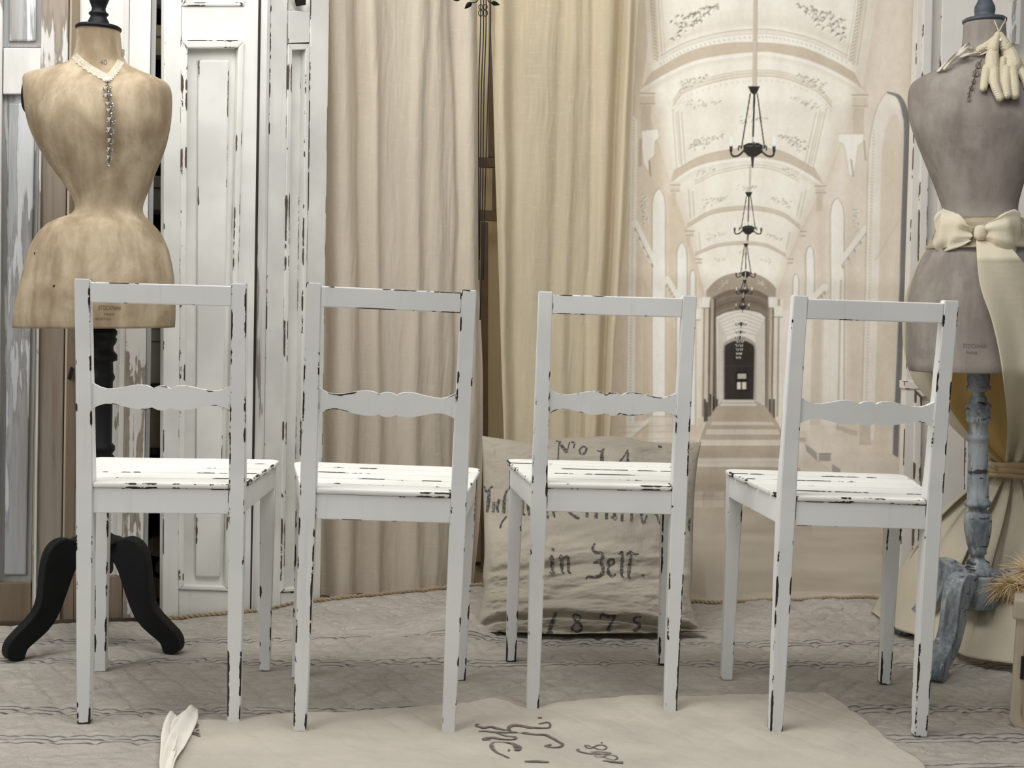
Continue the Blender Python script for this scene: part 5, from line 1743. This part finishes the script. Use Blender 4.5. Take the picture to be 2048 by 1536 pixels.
for x, y, rx, ry in CR:
    p = on_body(bv1, x, y, rx * sc1 * .7 + .001)
    adopt(crystal(p, rx * sc1, ry * sc1, None), ck)
    wire_pts.append(p)
adopt(from_bm('chain_wire', tube([pp] + wire_pts, .0008, 5), mat_plain('dark_wire', (.05, .042, .035, 1), .4, metal=.8), None, None, True), ck)

# ------------------------------------------------------------------ ribbon, crystal drop and gloves on the grey form
rib_m = mat_fabric('sheer_ribbon', L3(222, 214, 198), .06, 900, .2, .3, 40, transp=.35)
rb = thing('neck_ribbon', 'thin pale ribbon round the neck of the grey form', 'ribbon', tuple(on_body(bv2, 1940, 112, .003)))
for path, w, d in (([(1876, 142), (1890, 130), (1908, 116), (1926, 101), (1936, 97), (1946, 104), (1962, 103), (1980, 90), (1995, 72)], 5, .050), ([(1874, 143), (1896, 122), (1916, 104), (1930, 92), (1938, 88), (1944, 98), (1934, 108), (1918, 112)], 4, .040), ([(1886, 138), (1912, 116), (1934, 109), (1958, 108), (1976, 100), (1992, 80)], 6, .054)):
    P = spline(path, 60)
    T = np.gradient(P, axis=0); T /= np.linalg.norm(T, axis=1, keepdims=True)
    Nn = np.stack([-T[:, 1], T[:, 0]], 1)
    V = np.array([[at(*(P[i] + Nn[i] * w * f), Y2 - d - .004 * math.sin(i * .3 + f * 3)) for f in (-.5, -.17, .17, .5)] for i in range(60)])
    adopt(link('ribbon_strand', solid_grid('ribbon_strand', V, np.array([0, 1, 0]) * np.ones_like(V), .0009), rib_m), rb)
dr = thing('crystal_drop', 'short hanging row of dark glass crystals beside the gloves', 'brooch', tuple(on_body(bv2, 1956, 128, .003)))
wp = [on_body(bv2, 1964, 118, .004)]
for x, y, r in ((1956, 131, 6), (1951, 147, 7), (1947, 163, 4.5), (1942, 176, 4.5), (1938, 188, 3.6), (1937, 198, 3.8)):
    p = on_body(bv2, x, y, r * sc2 * .8 + .001)
    adopt(crystal(p, r * sc2, r * sc2 * 1.25, None), dr)
    wp.append(p)
adopt(from_bm('chain_wire', tube(wp, .0008, 5), bpy.data.materials['dark_wire'], None, None, True), dr)


def capsules(name, caps, mat, voxel, parent=None):
    """Tapered capsules fused into one skin by a voxel remesh. caps: list of (points, radii)."""
    bm = bmesh.new()
    for pts, rad in caps:
        pts = [Vector(p) for p in pts]
        for p, r in ((pts[0], rad[0]), (pts[-1], rad[-1])):
            bmesh.ops.create_icosphere(bm, subdivisions=2, radius=r, matrix=Matrix.Translation(p))
        add_tube(bm, spline([tuple(p) for p in pts], 10) if len(pts) > 2 else pts, list(np.interp(np.linspace(0, 1, 10 if len(pts) > 2 else 2), np.linspace(0, 1, len(rad)), rad)), 10)
    o = from_bm(name, bm, mat, parent)
    m = o.modifiers.new('fuse', 'REMESH'); m.mode = 'VOXEL'; m.voxel_size = voxel; m.use_smooth_shade = True
    m2 = o.modifiers.new('soften', 'SMOOTH'); m2.factor = .5; m2.iterations = 3
    return o


knit_t = NT('cream_knit')
kn = knit_t.n('ShaderNodeTexWave'); kn.inputs['Scale'].default_value = 170; kn.inputs['Distortion'].default_value = 3; kn.bands_direction = 'DIAGONAL'
knit_t.t.links.new(knit_t.obj((1, 1, 1), False), kn.inputs['Vector'])
knit_m = knit_t.done(knit_t.mix(kn.outputs['Fac'], L3(186, 175, 148), L3(222, 213, 188)), .95, knit_t.bump(kn.outputs['Fac'], .55, .0016), .05)


def G(x, y, d=0.0, r=8):
    p = on_body(bv2, x, y, .001)
    Yb = p[1] if p is not None else Y2
    return at(x, y, min(Yb, Y2 - .03) - r * sc2 * .9 - d)


def glove(label, cuff, palm, fingers):
    o_ = thing('knitted_glove', label, 'glove', tuple(G(*palm[0][:2])), group='pair of cream knitted gloves')
    caps = []
    for c in (palm, ):
        caps.append(([G(x, y, d, r * .55) for x, y, r, d in c], [r * sc2 * .8 for x, y, r, d in c]))
    for f in fingers:
        caps.append(([G(x, y, d, r) for x, y, r, d in f], [r * sc2 for x, y, r, d in f]))
    adopt(capsules('hand', caps, knit_m, .0016), o_)
    adopt(capsules('cuff', [([G(x, y, d, r) for x, y, r, d in c], [r * sc2 for x, y, r, d in c]) for c in cuff], knit_m, .0016), o_)
    return o_


glove('cream knitted glove on the grey form with thumb hanging toward its chest',
      [[(1996, 68, 6, .004), (1990, 84, 9, .004), (1986, 98, 11, .004)], [(1994, 72, 5, .004), (1975, 90, 8, .001), (1958, 99, 7, 0)]],
      [(1987, 98, 13, .004), (1984, 116, 16, .004), (1984, 136, 17, .004)],
      [[(1974, 136, 9, .003), (1970, 156, 8.5, .003), (1967, 176, 7.5, .003)], [(1988, 140, 10, .006), (1989, 168, 9, .006), (2000, 196, 7.5, .006)],
       [(1993, 140, 8, .001), (1999, 165, 7, .001), (2003, 178, 6, .001)], [(1992, 138, 7, -.002), (1994, 160, 6.5, -.002), (1998, 182, 6, -.002)], [(1986, 140, 7, -.003), (1984, 160, 6, -.003), (1986, 172, 5.5, -.003)]])
glove('cream knitted glove on the grey form with fingers spread toward its shoulder',
      [[(2000, 70, 7, .004), (2006, 84, 11, .003), (2012, 96, 13, .003)]],
      [(2010, 94, 15, .003), (2020, 112, 20, .003), (2026, 132, 21, .003)],
      [[(2012, 140, 10, .005), (2011, 168, 9.5, .005), (2014, 190, 8.5, .005)], [(2024, 146, 11, .004), (2028, 172, 10, .004), (2030, 190, 9, .004)],
       [(2036, 136, 10, .002), (2050, 156, 9, .002), (2056, 176, 8, .002)], [(2038, 120, 9, .001), (2056, 138, 8, .001), (2070, 152, 7, .001)], [(2006, 120, 8, .007), (2002, 144, 7, .007), (2004, 166, 6, .007)]])
co = from_bm('string', tube([G(1996, 66, .008), G(2004, 52, .006), G(2011, 40, .004), at(2008, 30, Y2 - .02), at(1985, 31, Y2 - .03), at(1990, 44, Y2 - .048), G(1997, 62, .008)], .0013, 6), rib_m)
tag(co, 'thin pale string tying the cream gloves to the grey form', 'string')
crystal_clip = crystal(G(2001, 80, .013), .004, .004, None, pearl_m, 2, 'bead_clip')
tag(crystal_clip, 'tiny pale bead clip on the cuffs of the cream gloves', 'bead')

# ------------------------------------------------------------------ sash with bow
sash_m = mat_fabric('cream_sash_cloth', L3(226, 217, 193), .07, 800, .35, .7, 18, (1, 1, .6), .18, 0, .12)
sa = thing('sash', 'wide cream cloth sash tied in a bow on the grey form', 'sash', tuple(on_body(bv2, 1952, 466, .01)))
rows_b = [(498, 1857 + 4, 2074 - 4, .104, .106, 2.1), (484, 1865, 2066, .097, .098, 2.1), (468, 1876, 2056, .088, .089, 2.05), (450, 1884, 2044, .079, .079, 2.0), (437, 1887, 2038, .074, .073, 2.0)]
R = body_rings(Y2, smooth_rows(rows_b, 14))
for k, ring in enumerate(R):
    for j, p in enumerate(ring):
        f = .0018 * math.sin(k * 1.9 + 1.2 * math.sin(j * .22)) + .006
        v = Vector((p[0] - R[k][0][0] * 0 - M2C[0], p[1] - Y2, 0)).normalized()
        ring[j] = (p[0] + v.x * f, p[1] + v.y * f, p[2])
bm = loft(R, True, False)
bmesh.ops.solidify(bm, geom=bm.faces[:], thickness=.002)
adopt(from_bm('waistband', bm, sash_m, None, None, True), sa)


def bow_loop(rows, side):
    rings = []
    n = 28
    for i, (x, yt, yb_, dep) in enumerate(rows):
        c0 = on_body(bv2, min(max(x, 1892), 2030), (yt + yb_) / 2, .0)
        yc = c0[1] - .016 - .010 * math.sin(math.pi * i / (len(rows) - 1))
        a = at(x, yt, yc); b = at(x, yb_, yc)
        t = i / (len(rows) - 1)
        ring = []
        for k in range(n):
            th = 2 * math.pi * k / n
            z = (a[2] + b[2]) / 2 + (a[2] - b[2]) / 2 * math.sin(th)
            pl = (1 - t) * .0060 * math.sin(th * 7 + i * .22) + .0035 * math.sin(th * 3 + side + i * .5)
            ring.append((a[0] + .004 * math.sin(th * 2 + i), yc - math.cos(th) * dep + pl, z))
        rings.append(ring)
    return loft(rings)


def dens(rows, n=16):
    A = np.array(rows, float)
    return [tuple(np.interp(t, np.arange(len(A)), A[:, c]) for c in range(4)) for t in np.linspace(0, len(A) - 1, n)]


adopt(from_bm('bow_loop', bow_loop(dens([(1944, 456, 484, .008), (1930, 440, 491, .012), (1913, 428, 497, .016), (1897, 420, 504, .018), (1884, 416, 507, .014), (1876, 424, 500, .008), (1870, 438, 482, .003)]), 0.4), sash_m, None, None, True), sa)
adopt(from_bm('bow_loop', bow_loop(dens([(1960, 457, 484, .008), (1974, 446, 491, .012), (1990, 436, 500, .016), (2010, 426, 510, .018), (2027, 418, 515, .015), (2036, 424, 508, .009), (2041, 442, 490, .003)]), 2.1), sash_m, None, None, True), sa)
kp = on_body(bv2, 1952, 467, .0)
bm = bmesh.new()
bmesh.ops.create_icosphere(bm, subdivisions=3, radius=1)
for v in bm.verts:
    c = v.co.copy()
    q = Vector([math.copysign(abs(t) ** .7, t) for t in c])
    q *= 1 + .07 * math.sin(c.x * 11 + c.z * 2)
    v.co = Vector((q.x * .0125, q.y * .0135, q.z * .0175)) + kp + Vector((0, -.026, 0))
adopt(from_bm('knot', bm, sash_m, None, None, True), sa)


def px_sheet(name, left, right, yfun, mat, parent, na=60, nb=90, fold=None, th=.0025, py_right=None, arc=0.0):
    """Hanging cloth between two outlines; yfun(px,py,a,t) gives its distance."""
    Lp, Rp = spline(left, nb), spline(right, nb)
    V = np.zeros((nb, na, 3))
    for i in range(nb):
        for j in range(na):
            a = j / (na - 1)
            x = Lp[i, 0] * (1 - a) + Rp[i, 0] * a; y = Lp[i, 1] * (1 - a) + Rp[i, 1] * a + arc * math.sin(a * math.pi)
            d = yfun(x, y, a, i / (nb - 1))
            if fold: d += fold(a, i / (nb - 1))
            V[i, j] = at(x, y, d)
    V = V[::-1]
    N = -grid_normals(V)
    return link(name, solid_grid(name, V, N, th), mat, parent)


KNOT = at(2014, 937, 3.13)


def tail_y(x, y, a, t):
    P = at(x, y, Y2)
    dx = min(1, max(-1, (P[0] - M2C[0] - .0) / .175))
    front = Y2 - .128 * math.sqrt(max(.02, 1 - dx * dx)) - .016
    if y < 520: front = Y2 - (.084 + .044 * (y - 480) / 40) * math.sqrt(max(.02, 1 - dx * dx)) - .02
    k = max(0, min(1, (y - 735) / 190))
    k = k * k * (3 - 2 * k)
    return front * (1 - k) + 3.10 * k


adopt(px_sheet('sash_tail', [(1952, 474), (1956, 540), (1964, 584), (1984, 640), (2001, 712), (2010, 780), (2016, 850), (2013, 925)], [(2010, 478), (2060, 540), (2112, 590), (2124, 650), (2120, 720), (2110, 790), (2080, 860), (2052, 925)], tail_y, sash_m, None,
     fold=lambda a, t: -.010 * t * math.sin(a * 11 + 1.2 + t) - .006 * math.sin(a * 5 + t * 4) * t), sa)

drape_t = mat_fabric('cream_drape_cloth', L3(217, 208, 187), .09, 700, .35, .7, 14, (1, 1, .6), .25, 0, .1)
glow_m = mat_fabric('gold_glow_drape_cloth', L3(204, 176, 116), .2, 700, .3, .6, 12, (1, 1, .5), .35, 0, .1)  # gold colour paints the light glowing through the cream cloth
dp = thing('draped_cloth', 'long cream cloth, golden glow in its colour, gathered by a tie behind the blue-grey stand', 'cloth', tuple(KNOT))


def up_y(x, y, a, t):
    k = t ** 1.5
    return (Y2 + .150 + .03 * math.sin(a * 3)) * (1 - k) + 3.155 * k


ud = adopt(px_sheet('upper_drape', [(1866, 480), (1836, 528), (1812, 590), (1805, 650), (1809, 705), (1826, 760), (1868, 812), (1922, 872), (1992, 926)], [(2080, 480), (2112, 560), (2130, 640), (2130, 720), (2126, 780), (2114, 830), (2096, 870), (2070, 900), (2046, 926)], up_y, drape_t, None,
     fold=lambda a, t: .012 * math.sin(a * 17 + 2) * (.3 + t) * (1 - t ** 4 * .7) + .006 * math.sin(a * 31 + t * 3) * (1 - t)), dp)
ud.data.materials.append(glow_m)
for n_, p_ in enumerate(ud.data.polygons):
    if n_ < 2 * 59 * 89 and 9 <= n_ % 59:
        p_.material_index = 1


def lower():
    na, nb = 110, 90
    left = [(1992, 945), (1932, 966), (1880, 1004), (1836, 1056), (1793, 1128), (1740, 1226)]
    bot = [(1740, 1228), (1790, 1258), (1850, 1276), (1905, 1300), (1935, 1313), (1990, 1322), (2060, 1330), (2150, 1335)]
    B = np.array([onfloor(x, y, .022) for x, y in spline(bot, na)])
    V = np.zeros((nb, na, 3))
    K0 = at(1992, 947, 3.155); K1 = at(2046, 947, 3.13)
    Ls = spline(left, nb)
    for j in range(na):
        a = j / (na - 1)
        k0 = K0 * (1 - a) + K1 * a
        for i in range(nb):
            t = i / (nb - 1)
            p = k0 * (1 - t) + B[j] * t
            # the left edge sags in along the line of the photograph
            st = K0 * (1 - t) + B[0] * t
            le = at(*Ls[i], st[1])
            w = (1 - a) ** 4
            p = p + (le - st) * w
            f = math.sin(math.pi * min(1, t * 1.05)) ** .8
            dpt = .026 * math.sin(a * 23 + 1.0 + .8 * math.sin(t * 3)) * f + .014 * math.sin(a * 47 + 2 * t) * f + .010 * float(vnoise(a * 9, t * 5, 3))* f
            p = p + np.array([.25 * dpt, -dpt + .045 * math.sin(math.pi * t) * (1 - abs(2 * a - 1)), 0])
            V[i, j] = p
    V[..., 2] = np.maximum(V[..., 2], quilt_h(V[..., 0], V[..., 1]) + .010)
    V = V[::-1]
    N = -grid_normals(V)
    return link('lower_drape', solid_grid('lower_drape', V, N, .003), drape_t)


adopt(lower(), dp)
rope_m = mat_fabric('tan_cord', L3(178, 154, 120), .12, 500, .4, slub=.1)
ti_ = thing('tie_cord', 'tan twisted cord tied round the gathered cream cloth', 'cord', tuple(KNOT))
for kx, dz, rr in ((0, .010, .0095), (1, -.002, .010), (2, -.013, .008)):
    pts = [(KNOT[0] + .018 + .062 * math.cos(a), KNOT[1] + .004 + .045 * math.sin(a), KNOT[2] + dz + .002 * math.sin(a * 3 + kx)) for a in np.linspace(0, 2 * math.pi, 40)]
    adopt(from_bm('cord_strand', tube(pts, rr, 8), rope_m, None, None, True), ti_)
e0 = at(1974, 926, 3.085)
adopt(from_bm('cord_end', tube([e0, e0 + np.array([.006, .0, -.003]), e0 + np.array([.02, .01, -.012])], [.005, .006, .005], 8), sash_m, None, None, True), ti_)

# ------------------------------------------------------------------ grain sack cushion
CP0 = np.array([-.067, 3.035, 0.0]); CE = np.array([.556, .070, 0]); CE = CE / np.linalg.norm(CE)
CU = np.array([-.02, .34, .52]); CU = CU / np.linalg.norm(CU)
CNn = np.cross(CE, CU); CNn = CNn / np.linalg.norm(CNn)
if CNn[1] > 0: CNn = -CNn


def cplane(px, py):
    r = ray(px, py)
    return EYE + r * (((CP0 - EYE) @ CNn) / (r @ CNn))


def cushion():
    na, nb = 220, 220
    L_ = spline([(952, 1280), (946, 1270), (955, 1240), (962, 1210), (968, 1180), (966, 1150), (969, 1100), (967, 1000), (966, 920), (964, 872)], nb)
    R_ = spline([(1412, 1280), (1404, 1262), (1392, 1240), (1381, 1195), (1384, 1150), (1385, 1100), (1388, 1000), (1394, 930), (1402, 884)], nb)
    T_ = spline([(964, 870), (1000, 875), (1060, 882), (1100, 876), (1230, 870), (1290, 880), (1350, 884), (1402, 880)], na)
    B_ = spline([(952, 1280), (1060, 1284), (1250, 1284), (1412, 1280)], na)
    a = np.linspace(0, 1, na)[None, :, None]; b = np.linspace(0, 1, nb)[:, None, None]
    P = (1 - b) * B_[None] + b * T_[None] + (1 - a) * L_[:, None] + a * R_[:, None] - ((1 - b) * ((1 - a) * B_[0] + a * B_[-1]) + b * ((1 - a) * T_[0] + a * T_[-1]))
    Q = np.zeros((nb, na, 3))
    for i in range(nb):
        for j in range(na):
            Q[i, j] = cplane(*P[i, j])
    A, Bb = np.meshgrid(np.linspace(0, 1, na), np.linspace(0, 1, nb))
    env = np.clip(1 - np.abs(2 * A - 1) ** 2.4, 0, 1) ** .6 * np.clip(1 - np.abs(2 * Bb - 1) ** 3.0, 0, 1) ** .6
    wr = .016 * fbm(A * 3 + Bb * 2, Bb * 9, 12, 4) + .009 * fbm(A * 8 + Bb * 5, Bb * 20 - A * 4, 33, 4)
    wr = wr - .012 * np.exp(-((Bb - .17 - .05 * np.sin(A * 4)) / .018) ** 2) + .010 * np.exp(-((Bb - .22 - .05 * np.sin(A * 4)) / .03) ** 2) - .010 * np.exp(-((Bb - .55 + .03 * A) / .03) ** 2)
    edgew = np.clip(np.minimum(np.minimum(A, 1 - A), np.minimum(Bb, 1 - Bb)) / .06, 0, 1)
    Fm = Q + CNn * (env * .060 + wr * (.25 + .75 * edgew) * edgew + .001)[..., None]
    Bk = Q - CNn * (env * .055 + .001)[..., None]
    Fm[..., 2] = np.maximum(Fm[..., 2], .014); Bk[..., 2] = np.maximum(Bk[..., 2], .012)
    V = np.concatenate([Fm.reshape(-1, 3), Bk.reshape(-1, 3)])
    idx = np.arange(na * nb).reshape(nb, na)
    q = np.stack([idx[:-1, :-1], idx[:-1, 1:], idx[1:, 1:], idx[1:, :-1]], -1).reshape(-1, 4)
    ring = np.concatenate([idx[0, :], idx[1:, -1], idx[-1, -2::-1], idx[-2:0:-1, 0]]); nx = np.roll(ring, -1)
    o_ = na * nb
    F = np.concatenate([q, q[:, ::-1] + o_, np.stack([nx, ring, ring + o_, nx + o_], -1)])
    me = bpy.data.meshes.new('sack_cushion')
    me.vertices.add(len(V)); me.vertices.foreach_set('co', V.reshape(-1).astype(np.float32))
    me.loops.add(F.size); me.loops.foreach_set('vertex_index', F.reshape(-1).astype(np.int32))
    me.polygons.add(len(F)); me.polygons.foreach_set('loop_start', (np.arange(len(F)) * 4).astype(np.int32))
    me.update(calc_edges=True); me.shade_smooth()
    m = mat_fabric('grain_sack_linen', L3(168, 160, 146), .15, 700, .8, 2.0, 14, (.5, 1, 1.4), slub=.2)
    o = link('sack_cushion', me, m)
    tag(o, 'large linen grain sack cushion with old black lettering and date 1875', 'cushion')
    return o


cush = cushion()
bvc = bvh_of(cush)
it = NT('old_sack_ink')
cink = it.done(it.mix(it.ramp(it.noise(150, (1, 1, 1), 4, .65, rnd=False), .46, .70), L3(74, 72, 72), L3(146, 138, 126)), .95, None, .03)


def csurf(a, b):
    p = on_body(bvc, a, b, .0016)
    return p if p is not None else Vector(cplane(a, b))


def pen(word, strokes):
    done = []
    for pts, w in strokes:
        P = spline(pts, 16) if len(pts) > 2 else pts
        w = w if hasattr(w, '__len__') else [w, w]
        done.append((P, [q * .88 for q in w]))
    for cl in clusters(done, 2.5):
        bm = bmesh.new()
        for P, w in cl:
            ribbon(bm, P, w, csurf, 2.0)
        from_bm('letter', bm, cink, cush, 'faded black blackletter print')


# No 14
pen('No', [([(1112, 882), (1122, 883)], 3), ([(1118, 882), (1117, 900), (1116, 918)], [3, 3, 2.5]), ([(1118, 884), (1126, 895), (1134, 904)], [3, 8, 9]), ([(1134, 904), (1139, 884)], 2.5), ([(1142, 884), (1149, 885), (1147, 896)], [3, 4, 3]),
     ([(1166, 892), (1159, 899), (1162, 908), (1170, 905), (1173, 896), (1166, 892)], [3, 3, 4, 5, 4, 3]), ([(1194, 901), (1203, 902), (1208, 896)], [2.5, 3, 3]), ([(1207, 897), (1204, 908), (1204, 930)], [5, 8, 8]),
     ([(1256, 899), (1248, 912), (1238, 924)], [3, 3, 3]), ([(1238, 924), (1262, 924)], 3), ([(1256, 904), (1255, 934)], [5, 6])])
# Joh. Baumistr
pen('Joh', [([(968, 972), (974, 984), (980, 976), (986, 972)], [3, 6, 4, 3]), ([(978, 980), (977, 1000), (974, 1024)], [6, 8, 6]), ([(988, 1004), (986, 1024)], 6), ([(999, 998), (994, 1012), (996, 1024)], [5, 7, 5]), ([(1018, 976), (1010, 990), (1007, 1026)], [3, 7, 7]), ([(1018, 998), (1020, 1010), (1018, 1026)], [4, 6, 6]), ([(1013, 1032), (1004, 1044), (1000, 1056)], [4, 3, 4]),
     ([(1040, 985), (1046, 1000), (1045, 1024), (1050, 1030)], [4, 6, 6, 4]), ([(1060, 985), (1056, 1010), (1058, 1030)], [6, 7, 5]),
     ([(1092, 990), (1092, 1020), (1096, 1036)], [6, 7, 4]), ([(1102, 1000), (1108, 1030), (1110, 1034)], [4, 6, 3]), ([(1122, 996), (1124, 1022)], 6), ([(1132, 996), (1136, 1020), (1154, 1036)], [5, 6, 5]),
     ([(1146, 1030), (1158, 1037)], [4, 6]), ([(1174, 992), (1174, 1034)], 7), ([(1193, 992), (1192, 1036)], 7), ([(1213, 992), (1213, 1038)], 7), ([(1226, 992), (1230, 1040)], 7), ([(1222, 1034), (1234, 1036)], 5), ([(1244, 996), (1244, 1042)], 6), ([(1264, 992), (1263, 1042)], 6), ([(1282, 1030), (1287, 1046), (1294, 1030)], [4, 5, 4]), ([(1314, 1028), (1318, 1044), (1324, 1048)], [4, 5, 3]), ([(1284, 990), (1283, 1030)], 6), ([(1308, 990), (1312, 1030)], 6)])
# in Zell
pen('in', [([(1104, 1097), (1108, 1101)], [5, 5]), ([(1099, 1117), (1104, 1112), (1105, 1140), (1110, 1146)], [3, 7, 8, 3]), ([(1099, 1144), (1104, 1147), (1110, 1143)], [3, 5, 3]),
     ([(1118, 1116), (1123, 1112), (1124, 1140), (1128, 1146)], [3, 7, 8, 3]), ([(1126, 1116), (1134, 1112), (1137, 1120), (1137, 1142), (1142, 1146)], [3, 5, 7, 7, 3]),
     ([(1190, 1086), (1185, 1096), (1190, 1104), (1203, 1106), (1206, 1114), (1196, 1122), (1186, 1126)], [3, 6, 6, 7, 8, 5, 3]), ([(1188, 1126), (1200, 1124), (1206, 1136), (1202, 1150), (1188, 1154), (1176, 1152), (1172, 1158)], [3, 6, 9, 8, 5, 4, 3]),
     ([(1216, 1132), (1218, 1120), (1226, 1118), (1228, 1126), (1217, 1134), (1217, 1146), (1224, 1152), (1232, 1148)], [6, 7, 4, 5, 4, 7, 6, 3]),
     ([(1238, 1108), (1243, 1103), (1245, 1110), (1243, 1148), (1248, 1154)], [3, 6, 7, 8, 3]), ([(1253, 1110), (1260, 1103), (1262, 1110), (1257, 1150), (1262, 1155)], [4, 6, 7, 8, 3]), ([(1262, 1104), (1270, 1108), (1278, 1107)], [5, 4, 3]), ([(1284, 1150), (1288, 1152)], [5, 5])])
# 1875
pen('1875', [([(1113, 1225), (1106, 1240), (1098, 1264)], [5, 8, 8]), ([(1092, 1266), (1106, 1264)], 3), ([(1158, 1232), (1150, 1228), (1146, 1236), (1160, 1248), (1164, 1258), (1154, 1264), (1143, 1258), (1150, 1248), (1162, 1236), (1158, 1230)], [3, 4, 5, 6, 6, 5, 5, 4, 3, 3]),
     ([(1200, 1238), (1204, 1229), (1216, 1233), (1232, 1232)], [3, 7, 7, 5]), ([(1232, 1232), (1222, 1246), (1216, 1262)], [4, 5, 9]), ([(1266, 1262), (1276, 1258), (1280, 1250), (1270, 1244), (1268, 1236), (1282, 1234)], [6, 5, 6, 5, 4, 4])])
pen('marks', [([(1316, 892), (1320, 893), (1324, 894)], [4, 5, 3]), ([(1380, 1036), (1378, 1050), (1379, 1062)], [3, 6, 3])])

# ------------------------------------------------------------------ lettered planter with pampas grass
PP = Plane((1.001, 2.478), (1.001 + .24 * .927, 2.478 - .24 * .374))
pt = thing('planter', 'beige lettered planter at far right edge holding pampas grass', 'planter', tuple(PP.A), PP.rot)
pm_ = mat_plain('beige_planter', L3(182, 170, 150), .85, .07, 8, .2, .1)
pm2 = mat_weathered('planter_front_board', L3(164, 148, 126), L3(150, 132, 112), L3(128, 110, 92), .4)
W_ = .235; Hh = PP.uz(2014, 1200)[1]
r = .022
pl_ = [(r, 0), (W_ - r, 0)] + [(W_ - r + r * math.sin(a), r - r * math.cos(a)) for a in np.linspace(.3, 1.57, 5)] + [(W_ - .003, Hh), (.003, Hh)] + [(r - r * math.cos(a), r - r * math.sin(a)) for a in np.linspace(0, 1.3, 5)]
from_bm('body', prism(pl_, 0, .2, 'y', .006), pm_, pt)
i0 = .019
pl2 = [(i0 + r, .016), (W_ - i0 - r, .016)] + [(W_ - i0 - r + r * math.sin(a), .016 + r - r * math.cos(a)) for a in np.linspace(.3, 1.57, 5)] + [(W_ - i0, Hh - .042), (i0, Hh - .042)] + [(i0 + r - r * math.cos(a), .016 + r - r * math.sin(a)) for a in np.linspace(0, 1.3, 5)]
from_bm('front_board', prism(pl2, -.004, .003, 'y', .002), pm2, pt)
from_bm('cuff', prism([(-.006, Hh - .036), (W_ + .006, Hh - .036), (W_ + .004, Hh + .004), (-.004, Hh + .004)], -.007, .206, 'y', .005), pm_, pt)
cu = bpy.data.curves.new('letters', 'FONT'); cu.body = 'M'; cu.size = .068; cu.extrude = .0004; cu.align_x = 'LEFT'
tmp = bpy.data.objects.new('t', cu); COL.objects.link(tmp)
me = bpy.data.meshes.new_from_object(tmp.evaluated_get(bpy.context.evaluated_depsgraph_get())); bpy.data.objects.remove(tmp)
me.name = 'lettering'
zl = PP.uz(2038, 1357)[1]; ul = PP.uz(2036, 1330)[0]
me.transform(Matrix.Translation((ul, -.0048, zl)) @ Matrix.Rotation(math.pi / 2, 4, 'X'))
link('lettering', me, M['iron'], pt, 'black letters')

pg_m = mat_plain('pampas_straw', L3(214, 190, 150), .9, .15, 40, .05, .05)


def pampas(label, base, tip, nst, spread, length, seed, group):
    rg = random.Random(seed)
    base, tip = Vector(base), Vector(tip)
    t = thing('pampas_grass', label, 'plant', tuple(base), 0, group)
    mid = (base + tip) / 2 + Vector((0, 0, .02))
    stem = spline([tuple(base), tuple(mid), tuple(tip)], 14)
    adopt(from_bm('stem', tube(stem, [.0022] * 10 + [.0018, .0015, .0012, .001], 6), pg_m, None, None, True), t)
    bm = bmesh.new()
    ax = (tip - mid).normalized()
    for _ in range(nst):
        f = rg.random()
        o0 = Vector(stem[int(4 + f * 9)])
        d = (ax * rg.uniform(.5, 1.2) + Vector((rg.gauss(0, 1), rg.gauss(0, 1), rg.gauss(0, .8))) * spread).normalized()
        ln = length * rg.uniform(.5, 1.0)
        sag = Vector((0, 0, -ln * rg.uniform(.05, .45)))
        side = d.cross(Vector((rg.gauss(0, 1), rg.gauss(0, 1), rg.gauss(0, 1)))).normalized()
        pv = None
        for s_ in range(5):
            q = s_ / 4
            p = o0 + d * ln * q + sag * q * q
            w = .0010 * (1 - q * .85)
            cur = (bm.verts.new(p + side * w), bm.verts.new(p - side * w))
            if pv: bm.faces.new((pv[0], pv[1], cur[1], cur[0]))
            pv = cur
    o = from_bm('plume', bm, pg_m, None)
    o['kind'] = 'stuff'
    adopt(o, t)
    return t


top = PP.A + np.array([PP.e[0] * .07 + PP.n[0] * .1, PP.e[1] * .07 + PP.n[1] * .1, Hh - .02])
pampas('straw pampas plume leaning left over the planter rim', top, at(1998, 1170, 2.56), 420, .55, .060, 3, 'pampas plumes in the planter')
pampas('straw pampas plume drooping upright behind the leaning one in the planter', top + np.array([.05, .02, 0]), at(2050, 1140, 2.60), 420, .6, .075, 8, 'pampas plumes in the planter')

# ------------------------------------------------------------------ tidy: drop stray data
for me in list(bpy.data.meshes):
    if me.users == 0:
        bpy.data.meshes.remove(me)
